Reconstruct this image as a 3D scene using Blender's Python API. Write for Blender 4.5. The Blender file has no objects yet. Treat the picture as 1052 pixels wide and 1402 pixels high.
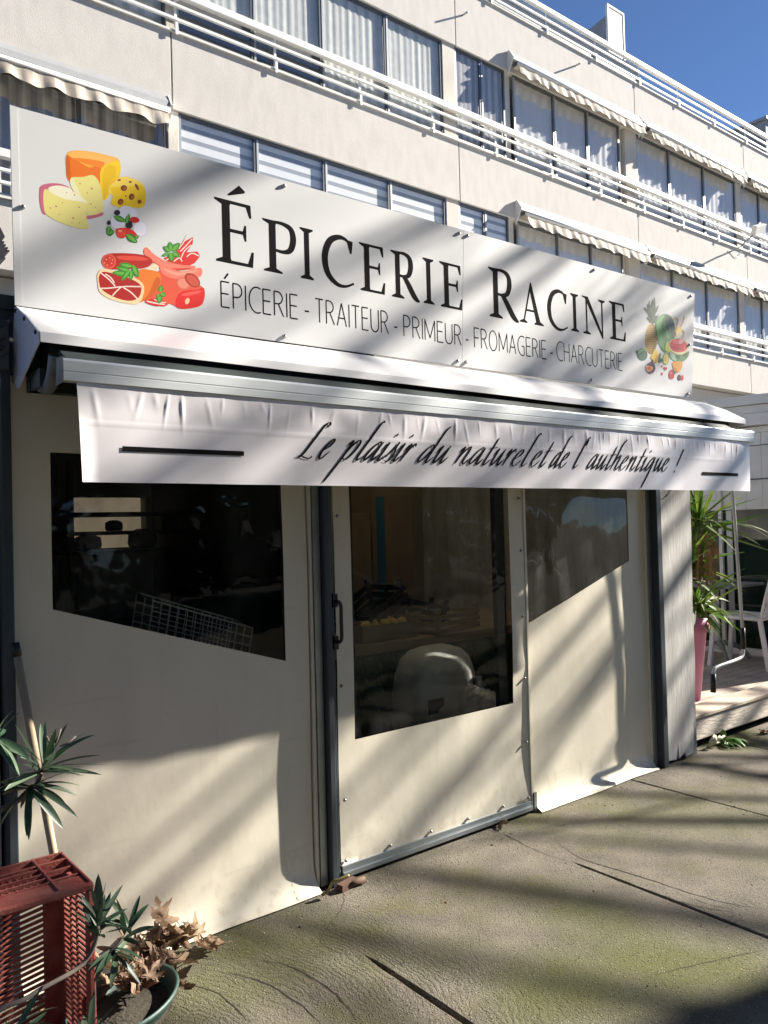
import bpy, bmesh, math, random
from mathutils import Vector, Matrix, Quaternion
from mathutils import noise as mnoise
R = math.radians
random.seed(7)
scene = bpy.context.scene
COL = scene.collection
# ------------------------------------------------------------------ camera geometry (photo is 1052 x 1402)
PW, PH, FPX = 1052.0, 1402.0, 1099.52
YAW, PITCH, ROLL = R(38.4932), R(1.01597), R(-1.50846)
CAM = Vector((0, 0, 1.55))
_f = Vector((math.sin(YAW), math.cos(YAW), 0)); _r = Vector((math.cos(YAW), -math.sin(YAW), 0)); _u = Vector((0, 0, 1))
_f2 = _f*math.cos(PITCH)+_u*math.sin(PITCH); _u2 = _u*math.cos(PITCH)-_f*math.sin(PITCH)
_r3 = _r*math.cos(ROLL)+_u2*math.sin(ROLL); _u3 = _u2*math.cos(ROLL)-_r*math.sin(ROLL)
def _ray(x, y): return _r3*((x-PW/2)/FPX)+_u3*((PH/2-y)/FPX)+_f2
def atY(x, y, v): d = _ray(x, y); return CAM+d*((v-CAM.y)/d.y)
def atX(x, y, v): d = _ray(x, y); return CAM+d*((v-CAM.x)/d.x)
def atZ(x, y, v): d = _ray(x, y); return CAM+d*((v-CAM.z)/d.z)
cd = bpy.data.cameras.new('camera'); cam = bpy.data.objects.new('camera', cd); COL.objects.link(cam)
cam.matrix_world = Matrix(((_r3.x, _u3.x, -_f2.x, CAM.x), (_r3.y, _u3.y, -_f2.y, CAM.y), (_r3.z, _u3.z, -_f2.z, CAM.z), (0, 0, 0, 1)))
cd.sensor_fit = 'HORIZONTAL'; cd.sensor_width = 36; cd.lens = 36*FPX/PW; cd.clip_end = 2000; cd.clip_start = .02
scene.camera = cam
# ------------------------------------------------------------------ light
SUN = Vector((4.4, -1.0, 2.41)).normalized()
w = bpy.data.worlds.new('World'); scene.world = w; w.use_nodes = True
nt = w.node_tree; bg = nt.nodes['Background']
sk = nt.nodes.new('ShaderNodeTexSky'); sk.sky_type = 'NISHITA'; sk.sun_disc = False
sk.sun_elevation = math.asin(SUN.z); sk.sun_rotation = math.atan2(SUN.x, SUN.y)
sk.air_density = 0.9; sk.dust_density = 0.0; sk.ozone_density = 4.5; sk.altitude = 4800
nt.links.new(sk.outputs[0], bg.inputs[0]); bg.inputs[1].default_value = 0.05
ld = bpy.data.lights.new('sun', 'SUN'); ld.energy = 5.0; ld.angle = R(0.53); ld.color = (1, .93, .82)
lo = bpy.data.objects.new('sun', ld); COL.objects.link(lo); lo.rotation_euler = SUN.to_track_quat('Z', 'Y').to_euler()
scene.view_settings.view_transform = 'Standard'; scene.view_settings.look = 'None'; scene.view_settings.gamma = 1
scene.view_settings.exposure = 1.85
scene.cycles.max_bounces = 10; scene.cycles.transparent_max_bounces = 24; scene.cycles.diffuse_bounces = 4
# ------------------------------------------------------------------ materials
MC = {}
def mat(name, col, rough=.6, metal=0, var=0, scale=8, stretch=(1, 1, 1), bump=0, bscale=None, col2=None, spec=None, lo_=.35, hi_=.7, detail=5, coat=0, trans=0, bstretch=None):
    if name in MC: return MC[name]
    m = bpy.data.materials.new(name); m.use_nodes = True; MC[name] = m
    t = m.node_tree; b = t.nodes['Principled BSDF']
    b.inputs['Base Color'].default_value = (*col, 1); b.inputs['Roughness'].default_value = rough; b.inputs['Metallic'].default_value = metal
    if spec is not None: b.inputs['Specular IOR Level'].default_value = spec
    if coat: b.inputs['Coat Weight'].default_value = coat; b.inputs['Coat Roughness'].default_value = .15
    if var or bump:
        g = t.nodes.new('ShaderNodeNewGeometry')
        mp = t.nodes.new('ShaderNodeMapping'); mp.inputs['Scale'].default_value = stretch
        t.links.new(g.outputs['Position'], mp.inputs[0])
    if var or col2:
        n = t.nodes.new('ShaderNodeTexNoise'); n.inputs['Scale'].default_value = scale; n.inputs['Detail'].default_value = detail
        t.links.new(mp.outputs[0], n.inputs[0])
        r = t.nodes.new('ShaderNodeMapRange'); r.inputs[1].default_value = lo_; r.inputs[2].default_value = hi_
        t.links.new(n.outputs[0], r.inputs[0])
        mx = t.nodes.new('ShaderNodeMix'); mx.data_type = 'RGBA'
        c2 = col2 if col2 else tuple(c*(1-var) for c in col)
        mx.inputs[6].default_value = (*col, 1); mx.inputs[7].default_value = (*c2, 1)
        t.links.new(r.outputs[0], mx.inputs[0]); t.links.new(mx.outputs[2], b.inputs['Base Color'])
    if bump:
        n2 = t.nodes.new('ShaderNodeTexNoise'); n2.inputs['Scale'].default_value = bscale or scale; n2.inputs['Detail'].default_value = 6
        if bstretch:
            mp2 = t.nodes.new('ShaderNodeMapping'); mp2.inputs['Scale'].default_value = bstretch
            t.links.new(g.outputs['Position'], mp2.inputs[0]); t.links.new(mp2.outputs[0], n2.inputs[0])
        else: t.links.new(mp.outputs[0], n2.inputs[0])
        bp = t.nodes.new('ShaderNodeBump'); bp.inputs['Strength'].default_value = bump; bp.inputs['Distance'].default_value = .02
        t.links.new(n2.outputs[0], bp.inputs['Height']); t.links.new(bp.outputs[0], b.inputs['Normal'])
    if trans:
        tr = t.nodes.new('ShaderNodeBsdfTranslucent'); tr.inputs[0].default_value = (*col, 1)
        mxs = t.nodes.new('ShaderNodeMixShader'); mxs.inputs[0].default_value = trans
        out = t.nodes['Material Output']
        t.links.new(b.outputs[0], mxs.inputs[1]); t.links.new(tr.outputs[0], mxs.inputs[2]); t.links.new(mxs.outputs[0], out.inputs[0])
    return m
def stripes(name, ca, cb, axis, period, duty=.5, rough=.8, trans=0, off=0, noise_amt=.15):
    m = mat(name, ca, rough, trans=trans); t = m.node_tree; b = t.nodes['Principled BSDF']
    g = t.nodes.new('ShaderNodeNewGeometry'); s = t.nodes.new('ShaderNodeSeparateXYZ'); t.links.new(g.outputs['Position'], s.inputs[0])
    a = t.nodes.new('ShaderNodeMath'); a.operation = 'DIVIDE'; t.links.new(s.outputs[axis], a.inputs[0]); a.inputs[1].default_value = period
    o = t.nodes.new('ShaderNodeMath'); o.operation = 'ADD'; t.links.new(a.outputs[0], o.inputs[0]); o.inputs[1].default_value = off+100
    f = t.nodes.new('ShaderNodeMath'); f.operation = 'FRACT'; t.links.new(o.outputs[0], f.inputs[0])
    c = t.nodes.new('ShaderNodeMapRange'); c.inputs[1].default_value = duty-.04; c.inputs[2].default_value = duty+.04; t.links.new(f.outputs[0], c.inputs[0])
    mx = t.nodes.new('ShaderNodeMix'); mx.data_type = 'RGBA'; mx.inputs[6].default_value = (*ca, 1); mx.inputs[7].default_value = (*cb, 1)
    t.links.new(c.outputs[0], mx.inputs[0])
    n = t.nodes.new('ShaderNodeTexNoise'); n.inputs['Scale'].default_value = 9; t.links.new(g.outputs['Position'], n.inputs[0])
    mx2 = t.nodes.new('ShaderNodeMix'); mx2.data_type = 'RGBA'; mx2.blend_type = 'MULTIPLY'; mx2.inputs[0].default_value = noise_amt*2
    t.links.new(mx.outputs[2], mx2.inputs[6]); t.links.new(n.outputs[0], mx2.inputs[7])
    t.links.new(mx2.outputs[2], b.inputs['Base Color'])
    if trans: t.links.new(mx2.outputs[2], t.nodes['Translucent BSDF'].inputs[0])
    return m
def glass(name, tint, ior=1.5, rough=.0, dust=0, dustcol=(.7, .7, .68), wav=0, fac=None):
    m = bpy.data.materials.new(name); m.use_nodes = True; t = m.node_tree
    for n in list(t.nodes): t.nodes.remove(n)
    out = t.nodes.new('ShaderNodeOutputMaterial'); tr = t.nodes.new('ShaderNodeBsdfTransparent'); tr.inputs[0].default_value = (*tint, 1)
    gl = t.nodes.new('ShaderNodeBsdfGlossy'); gl.inputs['Roughness'].default_value = rough
    fr = t.nodes.new('ShaderNodeFresnel'); fr.inputs[0].default_value = ior
    if wav:
        g = t.nodes.new('ShaderNodeNewGeometry'); n2 = t.nodes.new('ShaderNodeTexNoise'); n2.inputs['Scale'].default_value = 3; n2.inputs['Detail'].default_value = 3
        t.links.new(g.outputs['Position'], n2.inputs[0])
        bp = t.nodes.new('ShaderNodeBump'); bp.inputs['Strength'].default_value = wav; bp.inputs['Distance'].default_value = .05
        t.links.new(n2.outputs[0], bp.inputs['Height']); t.links.new(bp.outputs[0], gl.inputs['Normal'])
    mx = t.nodes.new('ShaderNodeMixShader')
    if fac is None: t.links.new(fr.outputs[0], mx.inputs[0])
    else: mx.inputs[0].default_value = fac
    t.links.new(tr.outputs[0], mx.inputs[1]); t.links.new(gl.outputs[0], mx.inputs[2])
    last = mx
    if dust:
        g = t.nodes.new('ShaderNodeNewGeometry'); mp = t.nodes.new('ShaderNodeMapping'); mp.inputs['Scale'].default_value = (5, 1, 1.3)
        n = t.nodes.new('ShaderNodeTexNoise'); n.inputs['Scale'].default_value = 1.6; n.inputs['Detail'].default_value = 7
        t.links.new(g.outputs['Position'], mp.inputs[0]); t.links.new(mp.outputs[0], n.inputs[0])
        r = t.nodes.new('ShaderNodeMapRange'); r.inputs[1].default_value = .42; r.inputs[2].default_value = .72; r.inputs[4].default_value = dust; r.inputs[3].default_value = dust*.05
        t.links.new(n.outputs[0], r.inputs[0])
        d = t.nodes.new('ShaderNodeBsdfDiffuse'); d.inputs[0].default_value = (*dustcol, 1)
        m2 = t.nodes.new('ShaderNodeMixShader'); t.links.new(r.outputs[0], m2.inputs[0]); t.links.new(mx.outputs[0], m2.inputs[1]); t.links.new(d.outputs[0], m2.inputs[2]); last = m2
    t.links.new(last.outputs[0], out.inputs[0])
    return m
# ------------------------------------------------------------------ mesh builder
class MB:
    def __init__(s): s.v = []; s.f = []; s.mi = []; s.sm = []; s.mats = []; s.cur = 0
    def use(s, m):
        if m not in s.mats: s.mats.append(m)
        s.cur = s.mats.index(m); return s
    def face(s, idx, smooth=False): s.f.append(tuple(idx)); s.mi.append(s.cur); s.sm.append(smooth)
    def poly(s, pts, smooth=False):
        n = len(s.v); s.v += [tuple(p) for p in pts]; s.face(range(n, n+len(pts)), smooth)
    def box(s, a, b, rot=None, c=None):
        x0, y0, z0 = a; x1, y1, z1 = b
        P = [Vector(p) for p in ((x0,y0,z0),(x1,y0,z0),(x1,y1,z0),(x0,y1,z0),(x0,y0,z1),(x1,y0,z1),(x1,y1,z1),(x0,y1,z1))]
        if rot is not None:
            cc = Vector(c) if c is not None else sum(P, Vector())/8
            P = [cc+rot@(p-cc) for p in P]
        n = len(s.v); s.v += [tuple(p) for p in P]
        for q in ((0,3,2,1),(4,5,6,7),(0,1,5,4),(1,2,6,5),(2,3,7,6),(3,0,4,7)): s.face([n+i for i in q])
        return s
    def bar(s, p, q, wx, wy, up=(0, 0, 1)):
        p = Vector(p); q = Vector(q); d = (q-p).normalized(); up = Vector(up)
        if abs(d.dot(up)) > .98: up = Vector((0, 1, 0))
        a = d.cross(up).normalized()*wx/2; b = a.cross(d).normalized()*wy/2
        n = len(s.v)
        for c in (p, q):
            for e in (-a-b, a-b, a+b, -a+b): s.v.append(tuple(c+e))
        for k in ((3,2,1,0),(4,5,6,7),(0,1,5,4),(1,2,6,5),(2,3,7,6),(3,0,4,7)): s.face([n+i for i in k])
        return s
    def prism(s, pts, dirv):
        d = Vector(dirv); n = len(s.v); k = len(pts)
        s.v += [tuple(Vector(p)) for p in pts]+[tuple(Vector(p)+d) for p in pts]
        s.face(range(n, n+k)); s.face(range(n+2*k-1, n+k-1, -1))
        for i in range(k): j = (i+1) % k; s.face((n+j, n+i, n+k+i, n+k+j))
        return s
    def tube(s, pts, rad, seg=8, cap=True, smooth=True):
        pts = [Vector(p) for p in pts]; n = len(s.v); m = len(pts)
        if not hasattr(rad, '__len__'): rad = [rad]*m
        prev = None
        for i, p in enumerate(pts):
            d = (pts[min(i+1, m-1)]-pts[max(i-1, 0)]).normalized()
            if prev is None:
                a = d.cross(Vector((0, 0, 1)));
                if a.length < .1: a = d.cross(Vector((1, 0, 0)))
            else: a = prev-d*prev.dot(d)
            a.normalize(); prev = a; b = d.cross(a)
            for k in range(seg):
                t = 2*math.pi*k/seg; s.v.append(tuple(p+(a*math.cos(t)+b*math.sin(t))*rad[i]))
        for i in range(m-1):
            for k in range(seg):
                k2 = (k+1) % seg; s.face((n+i*seg+k, n+i*seg+k2, n+(i+1)*seg+k2, n+(i+1)*seg+k), smooth)
        if cap: s.face([n+k for k in range(seg)][::-1]); s.face([n+(m-1)*seg+k for k in range(seg)])
        return s
    def lathe(s, prof, c=(0, 0, 0), seg=24, sx=1, sy=1, rz=0, smooth=True, M=None):
        n = len(s.v); c = Vector(c)
        for r, z in prof:
            for k in range(seg):
                t = 2*math.pi*k/seg; x, y = r*math.cos(t)*sx, r*math.sin(t)*sy
                p = Vector((x*math.cos(rz)-y*math.sin(rz), x*math.sin(rz)+y*math.cos(rz), z))
                if M is not None: p = M@p
                s.v.append(tuple(c+p))
        for i in range(len(prof)-1):
            for k in range(seg):
                k2 = (k+1) % seg; s.face((n+i*seg+k, n+i*seg+k2, n+(i+1)*seg+k2, n+(i+1)*seg+k), smooth)
        return s
    def grid(s, fn, nu, nv, smooth=True, skip=None):
        n = len(s.v)
        for j in range(nv+1):
            for i in range(nu+1): s.v.append(tuple(fn(i/nu, j/nv)))
        for j in range(nv):
            for i in range(nu):
                if skip and skip(i, j): continue
                a = n+j*(nu+1)+i; s.face((a, a+1, a+nu+2, a+nu+1), smooth)
        return s
    def build(s, name, m=None, parent=None, label=None, bevel=0, solid=0):
        me = bpy.data.meshes.new(name); me.from_pydata(s.v, [], s.f)
        mats = s.mats if s.mats else [m]
        for x in mats: me.materials.append(x)
        if s.mats: me.polygons.foreach_set('material_index', s.mi)
        me.polygons.foreach_set('use_smooth', s.sm); me.update()
        o = bpy.data.objects.new(name, me); COL.objects.link(o)
        if parent is not None:
            o.parent = parent
            o.matrix_parent_inverse = world_of(parent).inverted()
        if label: o['label'] = label
        if solid:
            md = o.modifiers.new('solid', 'SOLIDIFY'); md.thickness = solid; md.offset = 0
        if bevel:
            md = o.modifiers.new('bevel', 'BEVEL'); md.width = bevel; md.segments = 2; md.limit_method = 'ANGLE'; md.angle_limit = R(40)
        return o
def world_of(o):
    m = Matrix.LocRotScale(o.location, o.rotation_euler, o.scale)
    if o.parent: m = world_of(o.parent)@o.matrix_parent_inverse@m
    return m
def thing(name, label, cat, loc=(0, 0, 0), rz=0, group=None):
    o = bpy.data.objects.new(name, None); COL.objects.link(o); o.location = loc; o.rotation_euler = (0, 0, rz)
    o.empty_display_size = .2
    return tag(o, label, cat, group)
def tag(o, label, cat, group=None):
    o['label'] = label; o['category'] = cat
    if group: o['group'] = group
    return o
def structure(o): o['kind'] = 'structure'; return o
def children_of(o): return [c for c in bpy.data.objects if c.parent == o]
def dup(o, parent=None):
    c = o.copy(); COL.objects.link(c)
    if parent: c.parent = parent; c.matrix_parent_inverse = o.matrix_parent_inverse
    for ch in children_of(o): dup(ch, c)
    return c
def smooth_closed(pts, n=5):
    out = []; m = len(pts)
    for i in range(m):
        p0, p1, p2, p3 = (pts[(i+k-1) % m] for k in range(4))
        for j in range(n):
            t = j/n
            out.append(tuple(.5*((2*p1[a])+(-p0[a]+p2[a])*t+(2*p0[a]-5*p1[a]+4*p2[a]-p3[a])*t*t+(-p0[a]+3*p1[a]-3*p2[a]+p3[a])*t**3) for a in range(len(p1))))
    return out
def smooth_open(pts, n=6):
    out = []; m = len(pts)
    for i in range(m-1):
        p0 = pts[max(i-1, 0)]; p1 = pts[i]; p2 = pts[i+1]; p3 = pts[min(i+2, m-1)]
        for j in range(n):
            t = j/n
            out.append(tuple(.5*((2*p1[a])+(-p0[a]+p2[a])*t+(2*p0[a]-5*p1[a]+4*p2[a]-p3[a])*t*t+(-p0[a]+3*p1[a]-3*p2[a]+p3[a])*t**3) for a in range(len(p1))))
    out.append(tuple(pts[-1])); return out
def nz(x, y=0, z=0): return mnoise.noise(Vector((x, y, z)))
# ------------------------------------------------------------------ palette
STUCCO = mat('stucco', (.60, .57, .53), .95, var=.11, scale=3.0, stretch=(2.2, 2.2, .8), bump=.22, bscale=120, lo_=.4, hi_=.75, bstretch=(1, 1, .55))
STUCCO_PLAIN = mat('painted_concrete', (.63, .59, .53), .9, var=.15, scale=2.0, bump=.15, bscale=30)
TRIM = mat('trim_paint', (.72, .70, .66), .6, var=.08, scale=5)
WHITE = mat('white_rail_paint', (.80, .80, .78), .45, var=.06, scale=6)
ALU = mat('window_aluminium', (.42, .44, .45), .4, .5, var=.1, scale=4)
ALUD = mat('dark_aluminium', (.10, .11, .12), .4, .3)
GREYBOX = mat('grey_cassette', (.30, .31, .32), .5, var=.1, scale=5)
ROOM = mat('room_interior', (.35, .33, .30), .9)
GLASS_B = glass('window_glass', (1, 1, 1), fac=.17, wav=.05)
CURT_W = mat('white_curtain', (.86, .87, .88), .9, var=.08, scale=4, trans=.35)
CURT_S = stripes('striped_curtain', (.86, .88, .84), (.66, .70, .67), 'X', .21, .55, trans=.2)
CURT_D = stripes('grey_striped_curtain', (.56, .57, .58), (.33, .34, .36), 'X', .17, .5, trans=.1)
BLIND = stripes('zebra_blind', (.80, .83, .85), (.33, .36, .39), 'Z', .165, .62, off=.1, noise_amt=.05)
AWN = stripes('striped_awning_cloth', (.78, .70, .58), (.52, .45, .38), 'X', .245, .5, trans=.25, noise_amt=.12)
FROST = mat('frosted_panel', (.42, .47, .53), .35, var=.1, scale=3)
SLATE = mat('rooftop_render', (.30, .30, .31), .8, var=.12, scale=2)
# ------------------------------------------------------------------ apartment building
BY = 10.0
bld = thing('apartment_building', 'long pale concrete apartment block with white balcony rails behind the shop', 'building', (14, BY, 0))
BAYS = [(-5.6, -.75), (-.6, 4.46), (4.62, 9.53), (9.83, 14.85), (15.26, 19.5), (19.76, 24.55), (24.85, 29.7), (30.0, 34.8)]
JOINTS = [-5.7, -.68, 4.52, 9.84, 15.2, 19.91, 24.7, 29.85, 35.0]
XL, XR = JOINTS[0], JOINTS[-1]
def parapets(z0, z1, name):
    for a, b in zip(JOINTS[:-1], JOINTS[1:]):
        mb = MB(); mb.box((a+.009, BY, z0), (b-.009, BY+.16, z1)); mb.build(name, STUCCO, bld, bevel=.006)
parapets(7.205, 8.245, 'facade_panel'); parapets(9.955, 11.05, 'facade_panel'); parapets(4.66, 5.49, 'facade_panel')
mb = MB()
for z in (8.245, 5.49):
    mb.box((XL, BY-.035, z+.002), (XR, BY+.2, z+.03))
mb.build('sill_cap', TRIM, bld)
mb = MB(); mb.box((XL, BY-.03, 11.052), (XR, BY+.25, 11.085)); mb.build('roof_coping', TRIM, bld)
# soffits, pillars, slabs, back
mb = MB()
for z in (7.205, 9.955, 4.66):
    mb.box((XL, BY+.162, z+.012), (XR, BY+.42, z+.10))
mb.build('window_head', STUCCO_PLAIN, bld)
mb = MB()
for z in (7.32, 10.06, 4.78): mb.box((XL, BY+.425, z), (XR, BY+7, z+.2))
mb.box((XL, BY+3.2, 0), (XR, BY+3.3, 10.05))
for x in JOINTS: mb.box((x-.06, BY+.6, 4.99), (x+.06, BY+3.19, 7.31)); mb.box((x-.06, BY+.6, 7.53), (x+.06, BY+3.19, 10.05))
mb.build('floor_slab', ROOM, bld)
mb = MB(); mb.box((XL, BY+.3, 0), (XR, BY+.5, 4.655)); mb.box((XL-.2, BY, 0), (XL-.01, BY+7, 11.0)); mb.box((XR+.01, BY, 0), (XR+.2, BY+7, 11.0)); mb.box((XL, BY+7.01, 0), (XR, BY+7.2, 11.0)); mb.build('outer_wall', STUCCO, bld)
for (l0, l1), (r0, r1) in zip(BAYS[:-1], BAYS[1:]):
    for z0, z1 in ((8.28, 9.95), (5.525, 7.2)):
        mb = MB(); mb.box((l1+.001, BY+.03, z0), (r0-.001, BY+.40, z1)); mb.build('pillar', STUCCO_PLAIN, bld, bevel=.008)
# windows
MUL2 = {1: [.55, 1.9, 3.32], 2: [5.81, 7.01, 8.29], 3: [10.49, 11.11, 11.35, 12.52, 13.57, 14.66], 4: [16.55, 18.02], 5: [20.72, 22.0, 23.3], 6: [26, 27.3, 28.6], 7: [31.2, 32.4, 33.6], 0: [-4.4, -3.2, -2.0]}
def curtain(x0, x1, z0, z1, y, m, parent, wave=.03, per=.13):
    n = max(6, int((x1-x0)/.03)); ph = random.random()*6
    mb = MB()
    mb.grid(lambda u, v: (x0+(x1-x0)*u, y+wave*math.sin((x0+(x1-x0)*u)*2*math.pi/per+ph+.8*nz(u*5, v*1.5, x0))*(.6+.4*nz(u*3, x0)), z0+(z1-z0)*v), n, 5)
    return mb.build('curtain', m, parent)
for bi, (x0, x1) in enumerate(BAYS):
    for z0, z1, fl in ((8.29, 9.955, 2), (5.53, 7.205, 1)):
        xs = [x0]+MUL2[bi]+[x1]
        for a, b in zip(xs[:-1], xs[1:]):
            wd = b-a
            if wd < .3:
                mb = MB(); mb.box((a+.02, BY+.12, z0), (b-.02, BY+.24, z1-.002)); mb.build('window_post', TRIM, bld); continue
            mb = MB(); y = BY+.035; t = .035
            mb.use(ALU); mb.box((a+.002, y, z0), (a+t, y+.034, z1-.04)); mb.use(ALUD); mb.box((b-t*1.3, y+.005, z0), (b-.002, y+.034, z1-.04))
            mb.use(ALU); mb.box((a+t+.001, y+.012, z0), (b-t*1.3-.001, y+.034, z0+.05)); mb.use(ALUD); mb.box((a+.002, y, z1-.039), (b-.002, y+.034, z1-.002))
            fr = mb.build('window', None, bld)
            mb = MB(); mb.poly(((a+t, y+.02, z0+.05), (b-t*1.3, y+.02, z0+.05), (b-t*1.3, y+.02, z1-.04), (a+t, y+.02, z1-.04))); mb.build('pane', GLASS_B, fr)
            zc0, zc1 = z0+.03, z1-.05
            if fl == 2 and bi <= 2:
                curtain(a+.02, b-.02, zc0, zc1, y+.05, CURT_S, fr, .006)
                if bi == 2 and a < 7: mb = MB(); mb.box((a+.04, y+.036, z0+.02), (b-.04, y+.05, z0+.52)); mb.build('lower_panel', ALUD, fr)
            elif fl == 2 and bi == 3 and a < 11.2: curtain(a+.02, b-.02, zc0, zc1, y+.05, CURT_D, fr, .006)
            elif fl == 1 and (bi == 2 or (bi == 3 and a < 11.2)):
                mb = MB(); mb.poly(((a+.03, y+.05, zc0), (b-.03, y+.05, zc0), (b-.03, y+.05, zc1), (a+.03, y+.05, zc1))); mb.build('blind', BLIND, fr)
            elif fl == 1 and bi <= 1: curtain(a+.02, b-.02, zc0, zc1, y+.3, CURT_D, fr)
            else: curtain(a+.02, b-.02, zc0, zc1, y+.05, CURT_W, fr, .008, .22)
# balcony rails
def rail(zs, x0, x1, posts, zbase, zt):
    mb = MB(); (ta, tb), mids = zs
    mb.box((x0, BY-.08, ta), (x1, BY-.0, tb))
    o = mb.build('balcony_rail', WHITE, bld, bevel=.008)
    for m_ in mids:
        mb = MB(); mb.box((x0, BY-.055, m_-.022), (x1, BY-.02, m_+.022)); mb.build('rail_bar', WHITE, o, bevel=.006)
    for p in posts:
        mb = MB(); mb.box((p-.018, BY-.0185, zbase), (p+.018, BY+.0, ta+.003))
        mb.box((p-.02, BY-.0505, zbase-.06), (p+.02, BY-.036, zbase+.1)); mb.build('rail_post', WHITE, o)
P2 = [6.13+1.545*k for k in range(-6, 19)]
rail(((8.725, 8.83), (8.61, 8.42)), -5.6, 34.9, P2, 8.276, 8.8)
rail(((5.955, 6.06), (5.82, 5.67)), -5.6, 34.9, P2, 5.522, 6.0)
rail(((11.455, 11.55), (11.31, 11.145)), -5.6, 34.9, [p-.02 for p in P2], 11.086, 11.5)
for a, b in [(P2[k]+.0, P2[k+1]-.04) for k in range(2, 12) if P2[k+1] < 15.5]:
    mb = MB(); mb.box((a, BY+.004, 11.09), (b, BY+.016, 11.44)); mb.build('frosted_panel', FROST, bld)
# roof things
mb = MB(); mb.box((XL, BY+.5, 10.262), (XR, BY+7, 10.3)); mb.build('roof_terrace', SLATE, bld)
mb = MB(); mb.box((15.6, BY+1.2, 10.3), (21.9, BY+1.4, 11.9)); mb.box((16, BY+1.0, 11.905), (21.9, BY+1.5, 11.96)); mb.build('terrace_wall', STUCCO_PLAIN, bld)
mb = MB(); mb.box((22, BY+.4, 10.3), (30, BY+6, 12.42)); mb.build('rooftop_block', SLATE, bld); 
mb = MB(); mb.box((21.93, BY+.33, 12.423), (30.1, BY+6.1, 12.5)); mb.build('block_coping', GREYBOX, bld)
mb = MB(); mb.use(TRIM).box((14.5, BY+.1, 11.09), (15.02, BY+.14, 12.48)); mb.box((14.46, BY+.09, 11.09), (14.499, BY+.15, 12.52)); mb.box((15.021, BY+.09, 11.09), (15.06, BY+.15, 12.52)); mb.box((14.46, BY+.09, 12.521), (15.06, BY+.15, 12.56))
mb.use(SLATE).prism([(14.45, BY+.151, 11.09), (14.45, BY+2.2, 11.09), (14.45, BY+2.2, 11.95), (14.45, BY+.151, 12.3)], (.05, 0, 0)); mb.build('privacy_screen', None, bld)
for x, z in ((10.02, 10.56), (13.18, 10.73)):
    mb = MB(); mb.tube([(x, BY+.02, z), (x, BY-.15, z-.01)], .018, 8); mb.build('drain_spout', ALU, bld)
# building awnings
def bawn(x0, x1, zt, drop=.24, out=.15, cap=True, wallz=None):
    zl = zt-.05
    mb = MB()  # cassette hood
    prof = [(BY-.001, zt+.19), (BY-out*.35, zt+.20), (BY-out*.8, zt+.10), (BY-out, zt+.01), (BY-out+.03, zt), (BY-.05, zt+.06), (BY-.001, zt-.02)]
    mb.prism([(x0+.02, a, b) for a, b in prof], (x1-x0-.04, 0, 0)); c = mb.build('awning', GREYBOX, bld)
    for x in (x0, x1-.02):
        mb = MB(); mb.prism([(x, a, b) for a, b in [(BY-.001, zt+.21), (BY-out*.4, zt+.22), (BY-out-.01, zt+.05), (BY-out*.5, zt-.12), (BY-.001, zt-.24)]], (.019, 0, 0)); mb.build('end_cap', TRIM, c)
    mb = MB(); mb.tube([(x0+.12, BY-out-.02, zl+.0), (x1-.05, BY-out-.02, zl+.0)], .035, 8); mb.build('front_bar', WHITE, c)
    mb = MB(); n = int((x1-x0)/.02); per = .49
    def fn(u, v):
        x = x0+.14+(x1-x0-.2)*u
        s = .5-.5*math.cos(2*math.pi*x/per)
        d = drop*(.78+.22*s)+.012*nz(x*3, 1)
        return (x, BY-out-.03-.05*v*v+.018*math.sin(x*23+2*nz(x*2))*v, zl-.01-d*v)
    mb.grid(fn, n, 5); mb.build('scalloped_cloth', AWN, c)
    mb = MB(); mb.box((x0+.14, BY-out+.01, zl-.02), (x1-.06, BY-.02, zl-.0)); mb.build('cloth_roll', AWN, c)
for x0, x1, z in ((-.5, 4.45, 7.12), (11.25, 15.38, 7.32), (15.42, 19.85, 7.32), (19.95, 24.4, 7.32), (11.15, 15.33, 10.1), (15.42, 19.7, 10.1), (19.85, 24.3, 10.1)):
    bawn(x0, x1, z)
# floodlight on the rail
mb = MB(); mb.tube([(19.55, BY-.04, 8.31), (19.5, BY-.25, 8.42), (19.5, BY-.42, 8.5)], .02, 8); fl = mb.build('floodlight', GREYBOX, bld)
mb = MB(); q = Matrix.Rotation(R(-18), 3, 'Y')@Matrix.Rotation(R(25), 3, 'X'); mb.box((19.15, BY-.62, 8.45), (19.68, BY-.5, 8.66), q); mb.build('lamp_head', TRIM, fl, bevel=.01)
mb = MB(); mb.tube(smooth_open([(19.6, BY-.01, 8.2), (19.4, BY-.02, 8.02), (19.2, BY-.02, 8.08), (19.0, BY-.015, 8.12)]), .006, 5); mb.build('cable', ALUD, fl)
# ------------------------------------------------------------------ shop
F = 2.93
PVC = mat('cream_vinyl', (.70, .655, .545), .33, var=.07, scale=2.6, stretch=(2.2, 1, .8), bump=.10, bscale=7, spec=.4, bstretch=(1, 1, .7))
POST = mat('blue_grey_metal', (.048, .060, .070), .45, .2, var=.35, scale=7, stretch=(1, 1, .3))
ALURAIL = mat('aluminium_rail', (.36, .40, .42), .35, .7, var=.2, scale=9, stretch=(.6, 1, 1))
BLACK = mat('black_plastic', (.012, .012, .013), .4)
FILM = glass('clear_film', (.84, .86, .82), ior=1.33, rough=.02, dust=.035, wav=.03)
FILM_D = glass('dusty_film', (.62, .66, .64), ior=1.36, rough=.03, dust=.15, wav=.05)
BOARD = mat('weathered_white_board', (.56, .545, .52), .75, var=.3, scale=5, stretch=(2.5, 2.5, .5), bump=.12, bscale=30, bstretch=(2, 2, .3))
STEEL = mat('rivet_steel', (.35, .35, .34), .3, .9)
INNER = mat('inner_wall', (.30, .27, .17), .8, var=.15, scale=1.5)
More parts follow.
